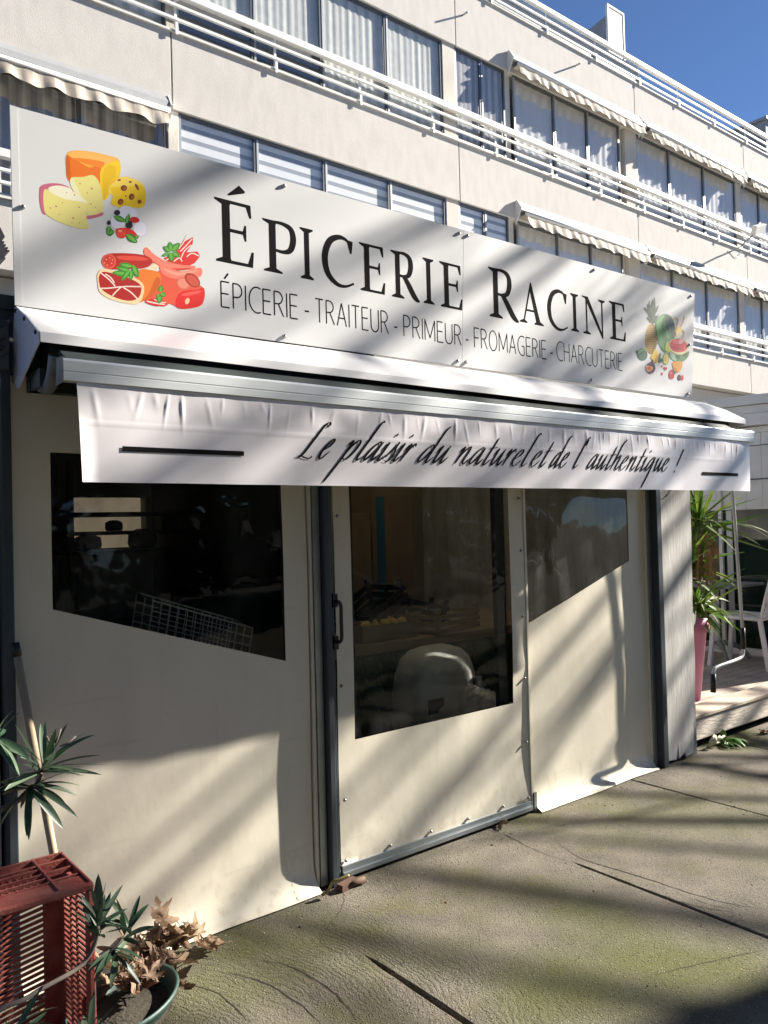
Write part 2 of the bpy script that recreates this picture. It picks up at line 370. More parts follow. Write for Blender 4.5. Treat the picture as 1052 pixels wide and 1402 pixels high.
DARKIN = mat('inner_dark', (.03, .03, .03), .8)
shop = thing('shop_kiosk', 'cream vinyl-walled grocery kiosk front with dark metal posts and see-through film windows', 'shop', (2.8, F, 0))
def soil_vinyl(m):
    t = m.node_tree; b = t.nodes['Principled BSDF']; N = t.nodes.new; Lk = t.links.new
    src = b.inputs['Base Color'].links[0].from_socket
    g = N('ShaderNodeNewGeometry'); s = N('ShaderNodeSeparateXYZ'); Lk(g.outputs['Position'], s.inputs[0])
    def rng(x, a, c, o0, o1): r = N('ShaderNodeMapRange'); r.inputs[1].default_value = a; r.inputs[2].default_value = c; r.inputs[3].default_value = o0; r.inputs[4].default_value = o1; Lk(x, r.inputs[0]); return r.outputs[0]
    def noise(sc, st, d=6): mp = N('ShaderNodeMapping'); mp.inputs['Scale'].default_value = st; Lk(g.outputs['Position'], mp.inputs[0]); n = N('ShaderNodeTexNoise'); n.inputs['Scale'].default_value = sc; n.inputs['Detail'].default_value = d; Lk(mp.outputs[0], n.inputs[0]); return n.outputs[0]
    def mul(a, c): x = N('ShaderNodeMath'); x.operation = 'MULTIPLY'; Lk(a, x.inputs[0]); Lk(c, x.inputs[1]); return x.outputs[0]
    col = src
    for fac, c in ((mul(rng(noise(26, (1, 1, .6)), .52, .70, 0, .36), rng(s.outputs[2], .02, .30, 1, 0)), (.30, .22, .13)), (rng(noise(70, (1, 1, 1), 3), .70, .76, 0, .35), (.20, .16, .11)), (rng(noise(5, (.5, 1, 6)), .66, .74, 0, .14), (.33, .30, .25)), (rng(noise(9, (3, 1, .25)), .60, .74, 0, .16), (.42, .37, .28))):
        mx = N('ShaderNodeMix'); mx.data_type = 'RGBA'; Lk(fac, mx.inputs[0]); Lk(col, mx.inputs[6]); mx.inputs[7].default_value = (*c, 1); col = mx.outputs[2]
    Lk(col, b.inputs['Base Color'])
soil_vinyl(PVC)
def wob(x, z, s=1): return s*(.009*nz(x*1.1+3, z*1.3)+.003*nz(x*4, z*3, 5))
def sheet(parent, name, x0, x1, z1, win, skirt, rip=None):
    """vinyl sheet with a window hole win=(xl, zl, xr, zr, ztop); foot curls out on the ground when skirt>0"""
    xl, zl, xr, zr, zt = win
    def P(x, z):
        y = F+wob(x, z)*min(1, z/.12+.05)
        if rip: y += rip(x, z)
        if skirt and z < .12:
            t = (.12-z)/.12; a = skirt*(1+.25*nz(x*2.3, 9))
            return (x, y-a*t*t-.004*max(0, nz(x*9, 2))*t, max(.012*(1-t)+.006, z*(1-.45*t)))
        return (x, y, z)
    mb = MB()
    def block(xa, xb, zf0, zf1, nu, nv):
        mb.grid(lambda u, v: P(xa+(xb-xa)*u, zf0(xa+(xb-xa)*u)+(zf1(xa+(xb-xa)*u)-zf0(xa+(xb-xa)*u))*v), nu, nv)
    zb = lambda x: zl+(zr-zl)*(x-xl)/(xr-xl)
    if xl > x0+.004: block(x0, xl, lambda x: 0, lambda x: z1, max(2, int((xl-x0)/.03)), 70)
    if xr < x1-.004: block(xr, x1, lambda x: 0, lambda x: z1, max(2, int((x1-xr)/.03)), 70)
    n = int((xr-xl)/.03)
    block(xl, xr, lambda x: 0, zb, n, 44); block(xl, xr, lambda x: zt, lambda x: z1, n, 8)
    return mb, P, zb
# left wall panel
wl, P, zb = sheet(shop, 'wall_panel', .71, 1.895, 2.1, (.838, 1.289, 1.777, .993, 1.84), .07)
pl = wl.build('wall_panel', PVC, shop)
def pane(parent, xl, zl, xr, zr, zt, m, name='window'):
    mb = MB()
    mb.grid(lambda u, v: (xl+(xr-xl)*u, F+.006+.004*nz(u*4, v*3, xl), (zl+(zr-zl)*u)+(zt-(zl+(zr-zl)*u))*v), 16, 12)
    w_ = mb.build(name, m, parent)
    return w_
pane(pl, .838, 1.289, 1.777, .993, 1.84, FILM)
# right wall panel
wr, P, zb = sheet(shop, 'wall_panel', 3.302, 4.40, 2.1, (3.309, 1.006, 4.244, 1.298, 1.84), .062)
pr_ = wr.build('wall_panel', PVC, shop)
pane(pr_, 3.309, 1.006, 4.244, 1.298, 1.84, FILM_D)
# aluminium tracks beside the posts
for x0, x1 in ((1.902, 1.952), (4.402, 4.448)):
    mb = MB(); mb.use(PVC); mb.box((x0, F-.012, .01), (x0+.013, F+.03, 2.1)); mb.use(ALURAIL); mb.box((x0+.016, F-.02, .01), (x1, F+.03, 2.1)); mb.build('sheet_track', None, shop)
# posts: dark metal, standing proud of the sheets
for x0, x1, y0 in ((.674, .705, F-.035), (1.958, 1.988, F-.05), (1.995, 2.020, F-.02), (4.452, 4.503, F-.066)):
    mb = MB(); mb.box((x0, y0, 0), (x1, F+.07, 2.28)); mb.build('post', POST, shop, bevel=.004)
# door
mb = MB()
DX0, DX1 = 2.028, 3.268
md, P, zb = sheet(shop, 'door', DX0, DX1, 2.06, (2.118, .602, 3.158, .600, 1.85), 0, rip=lambda x, z: -.016+.004*nz(x*7, z*7)*(1 if x > 3.16 else .4))
# shift door foot up over the bottom rail
md.v = [(x, y, z if z > .062 else .062) for x, y, z in md.v]
door = md.build('door', PVC, shop)
pane(door, 2.118, .602, 3.158, .600, 1.85, FILM)
mb = MB(); mb.box((DX0, F-.03, .016), (DX1, F+.01, .040)); mb.box((DX0, F-.022, .0405), (DX1, F+.005, .066)); mb.build('bottom_rail', ALURAIL, door, bevel=.003)
mb = MB(); mb.box((DX1+.002, F-.022, .02), (DX1+.010, F+.02, 2.06)); mb.box((DX1+.013, F-.012, .02), (DX1+.028, F+.02, 2.06)); mb.build('door_edge_track', PVC, door)
mb = MB(); mb.box((3.285, F-.026, .0), (3.305, F+.02, .105)); mb.build('foot_bracket', ALURAIL, door)
# frame strip seen through the film on both sides of the door window
mb = MB(); mb.box((2.10, F+.03, .30), (2.165, F+.06, 2.05)); mb.box((3.10, F+.03, .30), (3.17, F+.06, 2.05)); mb.build('inner_frame', POST, door)
mb = MB()
for x, z in [(2.05, .085), (2.30, .085), (2.55, .085), (2.80, .085), (3.05, .085), (3.245, .085), (3.243, .38), (3.243, .72), (3.243, 1.05), (3.243, 1.4), (3.24, 1.68), (2.05, .35), (2.05, .85), (2.05, 1.6)]:
    mb.lathe([(.0, .006), (.004, .0055), (.007, .002), (.0075, -.004)], (x, F-.021, z), 10, M=Matrix.Rotation(R(90), 3, 'X'))
mb.build('rivets', STEEL, door)
# door handle
mb = MB(); 
HPX = atY(459, 830, F-.03).x; HBX = atY(467.5, 850, F-.058).x
for z in (1.23, 1.045): mb.box((HPX-.012, F-.034, z-.029), (HPX+.012, F-.0165, z+.029))
hp = smooth_open([(HPX, F-.03, 1.225), (HPX+.002, F-.05, 1.225), (HBX-.008, F-.057, 1.222), (HBX, F-.058, 1.205), (HBX, F-.058, 1.14), (HBX, F-.058, 1.07), (HBX-.008, F-.057, 1.053), (HPX+.002, F-.05, 1.05), (HPX, F-.03, 1.05)], 6)
mb.tube(hp, .0085, 8); mb.build('handle', BLACK, door, bevel=.005)
# weathered corner board at the right with its torn foot
x0, x1 = 4.51, 4.868
pts = [(x0, .012), (x0+.02, .03), (x0+.10, .02), (x0+.125, .12), (x0+.135, .02), (x0+.2, .05), (x0+.215, .015), (x0+.30, .03), (x1-.045, .08), (x1-.05, .21), (x1-.03, .25), (x1-.035, .31), (x1-.055, .32), (x1-.02, .345), (x1-.006, .6), (x1-.012, 1.0), (x1, 1.4), (x1, 2.25), (x0, 2.25)]
mb = MB(); mb.prism([(x, F-.05, z) for x, z in pts], (0, .016, 0)); mb.build('corner_board', BOARD, shop)
mb = MB(); mb.box((x1-.07, F-.03, 0), (x1+.02, F+.06, .33)); mb.build('corner_stub', mat('stub_wood', (.22, .21, .22), .8, var=.3, scale=12), shop, bevel=.004)
mb = MB(); mb.box((x0+.02, F+.0, .0), (x1-.06, F+.08, 2.2)); mb.build('corner_post', POST, shop)
mb = MB(); mb.tube([(4.56, F-.058, 1.69), (4.60, F-.057, 1.70), (4.69, F-.058, 1.78), (4.72, F-.06, 1.9)], .003, 5); mb.build('wire', BLACK, shop)
# header, roof, sides, back, floor
mb = MB(); mb.box((.60, F-.01, 2.103), (4.87, F+.08, 2.32)); mb.build('header_beam', POST, shop)
mb = MB(); mb.box((.56, F-.02, 2.322), (2.28, 5.7, 2.37)); mb.build('flat_roof', POST, shop)
mb = MB(); mb.box((2.281, F-.02, 2.322), (4.93, 5.7, 2.326)); mb.build('tarpaulin_roof', mat('roof_tarpaulin', (.54, .51, .44), .6, trans=.65), shop)  # unseen roof half, made translucent so daylight fills the interior
mb = MB(); mb.box((2.26, 3.75, .02), (2.29, 5.49, 2.32)); mb.build('partition', DARKIN, shop)  # added screen that keeps the left window's interior dark
mb = MB(); mb.box((.60, F+.081, 0), (.64, 5.6, 2.32)); mb.build('side_wall', BOARD, shop)
mb = MB(); mb.box((4.82, F+.085, 0), (4.86, 5.6, 2.32)); mb.build('side_wall', BOARD, shop)
BWx0, BWx1, BWz0, BWz1 = 1.70, 2.22, 1.45, 1.80
mb = MB()
for a, b in (((.64, 0), (BWx0, 2.32)), ((BWx1, 0), (4.82, 2.32)), ((BWx0, 0), (BWx1, BWz0)), ((BWx0, BWz1), (BWx1, 2.32))):
    mb.box((a[0], 5.5, a[1]), (b[0], 5.6, b[1]))
mb.build('back_wall', INNER, shop)
mb = MB(); mb.poly([(BWx0, 5.55, BWz0), (BWx1, 5.55, BWz0), (BWx1, 5.55, BWz1), (BWx0, 5.55, BWz1)]); mb.build('back_window', glass('smoked_film', (.28, .24, .19), ior=1.4, dust=.3, dustcol=(.25, .22, .18)), shop)  # film added to dim the rear opening
mb = MB(); mb.box((.64, F+.09, .002), (4.82, 5.499, .02)); mb.build('shop_floor', mat('shop_floor_grey', (.12, .11, .10), .8, var=.3, scale=6), shop)
# small hardware at the foot of the post
mb = MB(); mb.tube(smooth_open([(1.87, F-.09, .012), (1.90, F-.10, .03), (1.915, F-.11, .06), (1.94, F-.12, .068), (1.985, F-.13, .075)]), .007, 8)
mb.build('foot_hook', mat('tarnished_brass', (.28, .22, .10), .45, .6), shop)
mb = MB(); mb.box((1.96, F-.10, .0), (2.06, F-.065, .03), Matrix.Rotation(R(12), 3, 'Z')); mb.tube([(2.0, F-.09, .015), (2.09, F-.10, .02)], .014, 8); mb.build('floor_bolt', mat('rust', (.10, .05, .03), .8, var=.4, scale=30), shop)
# ------------------------------------------------------------------ sign
SIGNW = mat('sign_composite', (.565, .57, .58), .55, var=.03, scale=1.5, spec=.35)
INK = mat('black_vinyl', (.008, .008, .009), .9, spec=.05)
sign = thing('shop_sign', 'long white grocery sign board with black capitals and food pictures above the awning', 'sign', (2.8, 2.88, 2.33))
SY = 2.88
TL, BL, TR, BR = (atY(*p, SY) for p in ((13, 144), (20, 418), (951, 402), (947, 545)))
def SQ(u, v): return BL.lerp(BR, u).lerp(TL.lerp(TR, u), v)
for u0, u1 in ((0, .4975), (.498, 1)):
    mb = MB(); mb.grid(lambda u, v: SQ(u0+(u1-u0)*u, v)+Vector((0, 0, 0)), 24, 6, smooth=False)
    mb.build('sign_panel', SIGNW, sign, solid=.006)
mb = MB(); mb.prism([SQ(.0, 0)+Vector((.024, -.0045, 0)), SQ(0, 0)+Vector((0, -.0045, 0)), SQ(0, 1)+Vector((0, -.0045, 0)), SQ(0, 1)+Vector((.024, -.0045, 0))], (0, .0012, 0)); mb.build('edge_strip', SIGNW, sign)
mb = MB()
for k in range(6):
    x = .9+.78*k; mb.box((x, SY+.012, 2.372), (x+.04, SY+.05, 2.95))
mb.box((.74, SY+.051, 2.42), (4.92, SY+.09, 2.46)); mb.box((.74, SY+.051, 2.86), (4.92, SY+.09, 2.9)); mb.build('back_frame', ALURAIL, sign)
mb = MB()
for u in (.008, .252, .490, .504, .745, .988):
    for v in (.035, .965) if u > .01 else (.5,):
        p = SQ(u, v); mb.lathe([(0, .007), (.005, .006), (.0085, .002), (.0085, -.004)], (p.x, SY-.006, p.z), 10, M=Matrix.Rotation(R(90), 3, 'X'))
p = SQ(.988, .5); mb.lathe([(0, .007), (.005, .006), (.0085, .002), (.0085, -.004)], (p.x, SY-.006, p.z), 10, M=Matrix.Rotation(R(90), 3, 'X'))
mb.build('sign_screws', STEEL, sign)
# ---- lettering: polygons in (x, z) laid on the board
class Ink:
    def __init__(s, y, eps=.000006): s.mb = MB(); s.y = y; s.k = 0; s.eps = eps
    def poly(s, pts): s.k += 1; s.mb.poly([(x, s.y-s.eps*(s.k % 40), z) for x, z in pts])
    def stroke(s, pts, wf):
        L = []; n = len(pts)
        for i, p in enumerate(pts):
            a = pts[max(i-1, 0)]; b = pts[min(i+1, n-1)]; dx, dz = b[0]-a[0], b[1]-a[1]; l = math.hypot(dx, dz) or 1e-9
            w_ = wf(i/(n-1), math.atan2(dz, dx))/2; L.append(((p[0]-dz/l*w_, p[1]+dx/l*w_), (p[0]+dz/l*w_, p[1]-dx/l*w_)))
        s.k += 1; y = s.y-s.eps*(s.k % 40)
        for (a, b), (c, d) in zip(L[:-1], L[1:]): s.mb.poly([(a[0], y, a[1]), (b[0], y, b[1]), (d[0], y, d[1]), (c[0], y, c[1])])
INK_Y = SY-.0032
ink = Ink(INK_Y)
def serif_letter(ch, x0, x1, z0, h, wu):
    k = (x1-x0)/wu
    T = lambda p: (x0+p[0]*k, z0+p[1]*h)
    def P(*pts): ink.poly([T(p) for p in pts])
    def S(pts, wf, n=10):
        q = smooth_open(pts, n); ink.stroke([T(p) for p in q], lambda t, a: wf(t)*h)
    def stem(a, b, y0=0, y1=1): P((a, y0), (b, y0), (b, y1), (a, y1))
    def foot(a, b, l=.10, r=.10, y=0, up=1):
        P((a-l, y), (b+r, y), (b+r, y+.032*up), (b, y+.085*up), (a, y+.085*up), (a-l, y+.032*up))
    th = .052
    if ch == 'E':
        stem(.12, .255); foot(.12, .255, .11, .02); foot(.12, .255, .12, .02, 1, -1)
        P((.2, 1), (.2, 1-th), (.53, 1-th), (.585, .79), (.625, .79), (.612, 1)); P((.2, 0), (.2, th), (.55, th), (.615, .25), (.655, .25), (.635, 0))
        P((.2, .50), (.47, .50), (.50, .40), (.53, .40), (.53, .655), (.50, .655), (.47, .555), (.2, .555))
    elif ch == 'P':
        stem(.12, .255); foot(.12, .255, .11, .12); foot(.12, .255, .12, .02, 1, -1)
        S([(.2, .975), (.40, .975), (.56, .90), (.60, .70), (.54, .50), (.40, .43), (.2, .445)], lambda t: th+.085*max(0, math.sin(math.pi*t))**2)
    elif ch == 'I':
        stem(.13, .27); foot(.13, .27, .11, .11); foot(.13, .27, .11, .11, 1, -1)
    elif ch == 'R':
        stem(.12, .255); foot(.12, .255, .11, .11); foot(.12, .255, .12, .02, 1, -1)
        S([(.2, .975), (.40, .975), (.54, .90), (.575, .73), (.52, .55), (.40, .485), (.2, .49)], lambda t: th+.085*max(0, math.sin(math.pi*t))**2)
        S([(.36, .50), (.50, .32), (.64, .12), (.74, .03), (.82, .0)], lambda t: .10+.05*math.sin(math.pi*t)-.08*t**3)
    elif ch == 'C':
        S([(.70, .80), (.60, .955), (.42, .985), (.22, .86), (.11, .55), (.16, .22), (.35, .03), (.55, .01), (.74, .10)], lambda t: .045+.105*max(0, math.sin(math.pi*min(1, t*1.02)))**2)
        P((.735, .955), (.705, .70), (.668, .70), (.60, .93), (.62, .97))
    elif ch == 'A':
        P((.115, 0), (.165, 0), (.415, .93), (.40, 1.03), (.385, 1.03)); P((.385, 1.03), (.425, 1.03), (.74, 0), (.585, 0), (.36, .86))
        P((.20, .30), (.60, .30), (.585, .352), (.215, .352)); foot(.115, .165, .11, .10); foot(.60, .735, .09, .10)
    elif ch == 'N':
        stem(.13, .185); stem(.72, .775, .0, 1); P((.07, 1), (.225, 1), (.775, .03), (.775, -.05), (.735, -.05)); foot(.13, .185, .11, .11); foot(.72, .775, .11, .10, 1, -1); P((.0, 1), (.14, 1), (.14, .94), (.0, .968))
B0 = 2.621
for ch, a, b, h in [('E', 1.468, 1.642, .256), ('P', 1.685, 1.843, .219), ('I', 1.864, 1.938, .22), ('C', 1.968, 2.15, .22), ('E', 2.184, 2.331, .219), ('R', 2.368, 2.541, .22), ('I', 2.563, 2.64, .221), ('E', 2.676, 2.827, .224)]:
    serif_letter(ch, a, b, B0, h, {'E': .655, 'P': .64, 'I': .40, 'C': .74, 'R': .82}[ch])
ink.poly([(1.527, 2.900), (1.562, 2.931), (1.580, 2.948), (1.606, 2.930), (1.606, 2.922), (1.532, 2.896)])
ink.mb.build('big_lettering', INK, sign); ink = Ink(INK_Y)
for ch, a, b, h in [('R', 3.018, 3.243, .259), ('A', 3.249, 3.446, .219), ('C', 3.467, 3.651, .219), ('I', 3.677, 3.757, .216), ('N', 3.787, 4.005, .219), ('E', 4.043, 4.205, .228)]:
    serif_letter(ch, a, b, B0+(.004 if a > 3.1 else 0)+(.008 if a > 3.6 else 0), h, {'E': .655, 'A': .84, 'I': .40, 'C': .74, 'R': .82, 'N': .875}[ch])
ink.mb.build('big_lettering', INK, sign)
# thin capitals
ink = Ink(INK_Y)
ARC = lambda cx, cy, rx, ry, a0, a1, n=14: [(cx+rx*math.cos(R(a0+(a1-a0)*i/n)), cy+ry*math.sin(R(a0+(a1-a0)*i/n))) for i in range(n+1)]
THIN = {
 'E': (.42, [[(.42, 1), (.0, 1), (.0, 0), (.42, 0)], [(0, .53), (.38, .53)]]),
 'F': (.40, [[(.42, 1), (.0, 1), (.0, 0)], [(0, .50), (.37, .50)]]),
 'P': (.45, [[(0, 0), (0, 1), (.18, 1)]+ARC(.18, .73, .27, .27, 90, -90)+[(.18, .46), (0, .46)]]),
 'I': (.0, [[(0, 0), (0, 1)]]),
 'C': (.55, [ARC(.42, .5, .42, .52, 62, 180)+ARC(.42, .5, .42, .52, 180, 296)]),
 'R': (.50, [[(0, 0), (0, 1), (.18, 1)]+ARC(.18, .75, .27, .25, 90, -90)+[(.18, .50), (0, .50)], [(.22, .5), (.5, 0)]]),
 'T': (.50, [[(0, 1), (.5, 1)], [(.25, 1), (.25, 0)]]),
 'A': (.60, [[(0, 0), (.3, 1), (.6, 0)], [(.1, .34), (.5, .34)]]),
 'U': (.52, [[(0, 1), (0, .28)]+ARC(.26, .28, .26, .29, 180, 360)+[(.52, 1)]]),
 'M': (.72, [[(0, 0), (0, 1), (.36, .12), (.72, 1), (.72, 0)]]),
 'O': (.68, [ARC(.34, .5, .34, .52, 90, 450, 26)]),
 'G': (.60, [ARC(.42, .5, .42, .52, 62, 180)+ARC(.42, .5, .42, .52, 180, 285)+[(.58, .06), (.58, .48), (.36, .48)]]),
 'H': (.52, [[(0, 0), (0, 1)], [(.52, 0), (.52, 1)], [(0, .52), (.52, .52)]]),
}
def thin_word(s, x0, x1, z0, h, accent=False):
    gap = .19; tot = sum(THIN[c][0] for c in s)+gap*(len(s)-1); k = (x1-x0)/tot; x = x0
    for c in s:
        w_, st = THIN[c]
        for line in st:
            q = [(x+p[0]*k, z0+p[1]*h) for p in line]; run = [q[0]]
            for i in range(1, len(q)):
                run.append(q[i])
                if i < len(q)-1:
                    a1 = math.atan2(q[i][1]-q[i-1][1], q[i][0]-q[i-1][0]); a2 = math.atan2(q[i+1][1]-q[i][1], q[i+1][0]-q[i][0])
                    if abs((a2-a1+math.pi) % (2*math.pi)-math.pi) > R(35): ink.stroke(run, lambda t, a: .0060); run = [q[i]]
            ink.stroke(run, lambda t, a: .0060)
        x += (w_+gap)*k
for s, a, b, z0, h in [('EPICERIE', 1.489, 1.847, 2.4405, .102), ('TRAITEUR', 1.938, 2.342, 2.442, .102), ('PRIMEUR', 2.436, 2.81, 2.443, .1), ('FROMAGERIE', 2.903, 3.457, 2.446, .1), ('CHARCUTERIE', 3.547, 4.158, 2.452, .103)]:
    ink = Ink(INK_Y); thin_word(s, a, b, z0, h)
    if s == 'EPICERIE': ink.stroke([(1.505, 2.555), (1.522, 2.578)], lambda t, a: .007)
    ink.mb.build('small_lettering', INK, sign)
for a, b, z in ((1.883, 1.905, 2.481), (2.377, 2.397, 2.479), (2.842, 2.862, 2.477), (3.491, 3.513, 2.484)):
    ink = Ink(INK_Y); ink.stroke([(a, z), (b, z)], lambda t, a: .007); ink.mb.build('dash_mark', INK, sign)
# ---- printed food pictures
def flat(name, c, rough=.45): return mat(name, c, rough, spec=.3)
class Pic:
    def __init__(s, ox, oy, sc): s.o = (ox, oy, sc); s.mb = MB(); s.k = 0
    def P(s, col, pts, sm=True, n=4):
        if sm: pts = smooth_closed([tuple(map(float, p)) for p in pts], n)
        s.k += 1; ox, oy, sc = s.o; s.mb.use(flat('print_%02x%02x%02x' % tuple(int(v*255) for v in col), tuple((v*.92)**2.2 for v in col)))
        s.mb.poly([atY(ox+x/sc, oy+y/sc, SY)*1+Vector((0, -.0033-.000004*s.k, 0)) for x, y in pts]); return s
    def E(s, col, cx, cy, rx, ry, rot=0, n=16):
        c, d = math.cos(R(rot)), math.sin(R(rot))
        return s.P(col, [(cx+rx*math.cos(2*math.pi*i/n)*c-ry*math.sin(2*math.pi*i/n)*d, cy+rx*math.cos(2*math.pi*i/n)*d+ry*math.sin(2*math.pi*i/n)*c) for i in range(n)], False)
    def L(s, col, pts, w_):
        q = smooth_open([tuple(map(float, p)) for p in pts], 5)
        for a, b in zip(q[:-1], q[1:]):
            dx, dy = b[0]-a[0], b[1]-a[1]; l = math.hypot(dx, dy) or 1; ex, ey = -dy/l*w_/2, dx/l*w_/2
            s.P(col, [(a[0]+ex, a[1]+ey), (b[0]+ex, b[1]+ey), (b[0]-ex, b[1]-ey), (a[0]-ex, a[1]-ey)], False); s.k -= 1
        s.k += 1; return s
    def leaf(s, col, x0, y0, x1, y1, w_):
        dx, dy = x1-x0, y1-y0; l = math.hypot(dx, dy); nx, ny = -dy/l*w_, dx/l*w_
        return s.P(col, [(x0, y0), (x0+dx*.35+nx, y0+dy*.35+ny), (x0+dx*.7+nx*.8, y0+dy*.7+ny*.8), (x1, y1), (x0+dx*.7-nx*.8, y0+dy*.7-ny*.8), (x0+dx*.35-nx, y0+dy*.35-ny)])
c = Pic(40, 190, 4.046)
OR, OR2, YE, YE2, CR, CRW, RIND, BR = (.90, .45, .10), (.96, .66, .22), (.95, .79, .12), (.98, .85, .36), (.89, .85, .52), (.93, .91, .80), (.77, .40, .50), (.48, .22, .08)
c.P(OR2, [(205, 90), (245, 66), (340, 72), (440, 95), (498, 120), (498, 210), (470, 250), (405, 338), (380, 300), (300, 250), (225, 240), (204, 170)])
c.P(OR, [(208, 92), (260, 118), (330, 160), (395, 160), (404, 338), (380, 300), (225, 242), (203, 160)])
c.P((.80, .36, .08), [(208, 92), (222, 120), (228, 200), (226, 240), (207, 190), (203, 140)])
c.P((.96, .72, .36), [(215, 88), (250, 68), (345, 76), (440, 98), (494, 119), (402, 160), (330, 140), (250, 112)])
c.P((.93, .52, .16), [(230, 108), (300, 110), (410, 130), (398, 160), (340, 148), (280, 128)])
c.P(YE, [(402, 162), (496, 124), (499, 210), (455, 240), (440, 318), (406, 338), (392, 250)]); c.P((.90, .72, .07), [(410, 172), (470, 150), (478, 200), (450, 240), (430, 310), (408, 326)])
c.P(YE2, [(446, 262), (510, 212), (575, 222), (630, 258), (638, 372), (570, 382), (500, 382), (452, 360), (462, 318), (440, 300)]); c.P(YE, [(448, 270), (540, 268), (632, 262), (637, 372), (565, 382), (500, 380), (455, 358), (465, 318)])
for x, y, rx, ry, r in ((523, 274, 18, 17, 0), (566, 322, 16, 18, 20), (505, 350, 16, 18, 30), (610, 350, 12, 12, 0), (558, 240, 8, 6, 0), (596, 268, 8, 20, -30), (497, 229, 10, 5, -20), (532, 318, 4, 4, 0)): c.E(BR, x, y, rx, ry, r); c.E((.68, .36, .12), x+4, y+3, rx*.55, ry*.6, r)
c.P(CR, [(235, 215), (300, 212), (350, 202), (385, 240), (402, 310), (407, 410), (370, 420), (318, 420), (310, 350), (262, 300), (226, 245)]); c.P((.90, .89, .70), [(236, 216), (262, 262), (290, 320), (322, 355), (300, 352), (250, 300), (225, 250)])
c.P(RIND, [(316, 430), (370, 420), (406, 408), (405, 425), (360, 440), (318, 446)])
c.P(RIND, [(64, 262), (110, 248), (170, 250), (220, 270), (180, 275), (110, 275), (84, 300), (82, 360), (92, 418), (70, 408), (57, 350), (56, 300)])
c.P(CRW, [(104, 275), (150, 260), (210, 270), (250, 300), (320, 355), (260, 350), (180, 335), (125, 310)]); c.P(CR, [(78, 300), (90, 280), (130, 305), (200, 335), (300, 352), (322, 362), (312, 420), (328, 496), (260, 494), (160, 460), (92, 418), (78, 360)])
for x, y, r in ((147, 375, 5), (115, 384, 4), (242, 440, 5), (275, 380, 4), (182, 356, 3), (235, 466, 3), (275, 467, 3), (280, 250, 4), (345, 277, 5), (340, 362, 4), (165, 420, 3), (365, 380, 3), (205, 300, 3), (250, 312, 4), (320, 300, 3)): c.E((.72, .33, .42), x, y, r, r)
# mozzarella, tomatoes, olives
LV, WV = (.36, .60, .22), (.90, .90, .96)
c.E(WV, 545, 410, 52, 36, 20); c.E(WV, 490, 460, 42, 40); c.E((.82, .82, .92), 614, 500, 40, 44, -10); c.E(WV, 612, 498, 36, 40, -10)
c.E((.12, .13, .18), 486, 410, 17, 15); c.E((.10, .10, .12), 440, 466, 11, 13); c.E((.80, .13, .10), 582, 450, 28, 17, 8); c.E((.10, .10, .12), 552, 478, 20, 24)
c.P((.86, .17, .13), [(478, 510), (500, 494), (560, 500), (596, 532), (585, 545), (540, 538), (520, 552), (490, 545)]); c.E((.92, .28, .20), 508, 520, 28, 26); c.E((.98, .62, .50), 502, 512, 10, 7)
for a in ((465, 430, 535, 460, 16), (535, 470, 552, 418, 13), (425, 522, 470, 515, 20), (440, 484, 440, 522, 14), (535, 530, 597, 576, 20), (585, 556, 605, 536, 9)): c.leaf((.16, .45, .14), *a); x0, y0, x1, y1, w_ = a; c.leaf((.42, .68, .28), x0+2, y0, x1-4, y1-2, w_*.5)
# charcuterie
RD, RD2, PK, SK = (.70, .13, .09), (.85, .16, .13), (.93, .50, .42), (.88, .34, .24)
c.P(RD2, [(745, 660), (800, 640), (830, 600), (876, 530), (850, 575), (905, 545), (905, 580), (870, 630), (930, 625), (946, 650), (915, 690), (850, 720), (780, 700)], False); 
for q in ([(825, 610), (850, 580), (874, 534)], [(835, 625), (870, 590), (900, 556)], [(840, 660), (860, 620), (895, 590)], [(870, 655), (900, 635), (940, 650)], [(800, 680), (830, 660), (845, 680)], [(720, 700), (780, 660), (830, 650)]): c.L((.97, .88, .85), q, 6)
c.P(SK, [(720, 730), (820, 780), (900, 790), (965, 830), (968, 890), (940, 930), (840, 942), (780, 915), (740, 930), (640, 900), (700, 800)])
c.P(PK, [(632, 620), (650, 602), (690, 640), (760, 680), (850, 700), (915, 705), (910, 722), (830, 728), (740, 712), (670, 670), (640, 645)]); c.P((.80, .24, .16), [(650, 650), (700, 690), (780, 718), (900, 716), (830, 730), (740, 716), (680, 684)])
c.P(PK, [(720, 706), (760, 712), (850, 735), (940, 715), (957, 735), (945, 765), (880, 778), (800, 775), (740, 750)]); c.P((.96, .62, .54), [(740, 716), (820, 742), (930, 728), (880, 750), (800, 755)])
c.P(RD, [(402, 690), (415, 650), (450, 636), (560, 636), (650, 650), (682, 684), (640, 716), (540, 722), (440, 722)]); c.E((.88, .36, .28), 440, 680, 40, 42, -15); c.E((.80, .22, .16), 440, 680, 32, 34, -15); c.P((.86, .30, .22), [(490, 650), (600, 652), (660, 668), (600, 676), (500, 668)])
for x, y in ((425, 670), (445, 660), (455, 690), (430, 700), (415, 688), (460, 672)): c.E((.94, .58, .48), x, y, 4, 4)
c.P((.93, .84, .72), [(640, 726), (690, 690), (720, 706), (700, 730), (660, 740)], False)
c.P((.90, .48, .18), [(600, 735), (670, 728), (720, 745), (728, 790), (700, 850), (640, 890), (600, 912), (560, 880)]); c.P((.80, .36, .12), [(700, 770), (726, 790), (690, 860), (620, 905), (660, 860)])
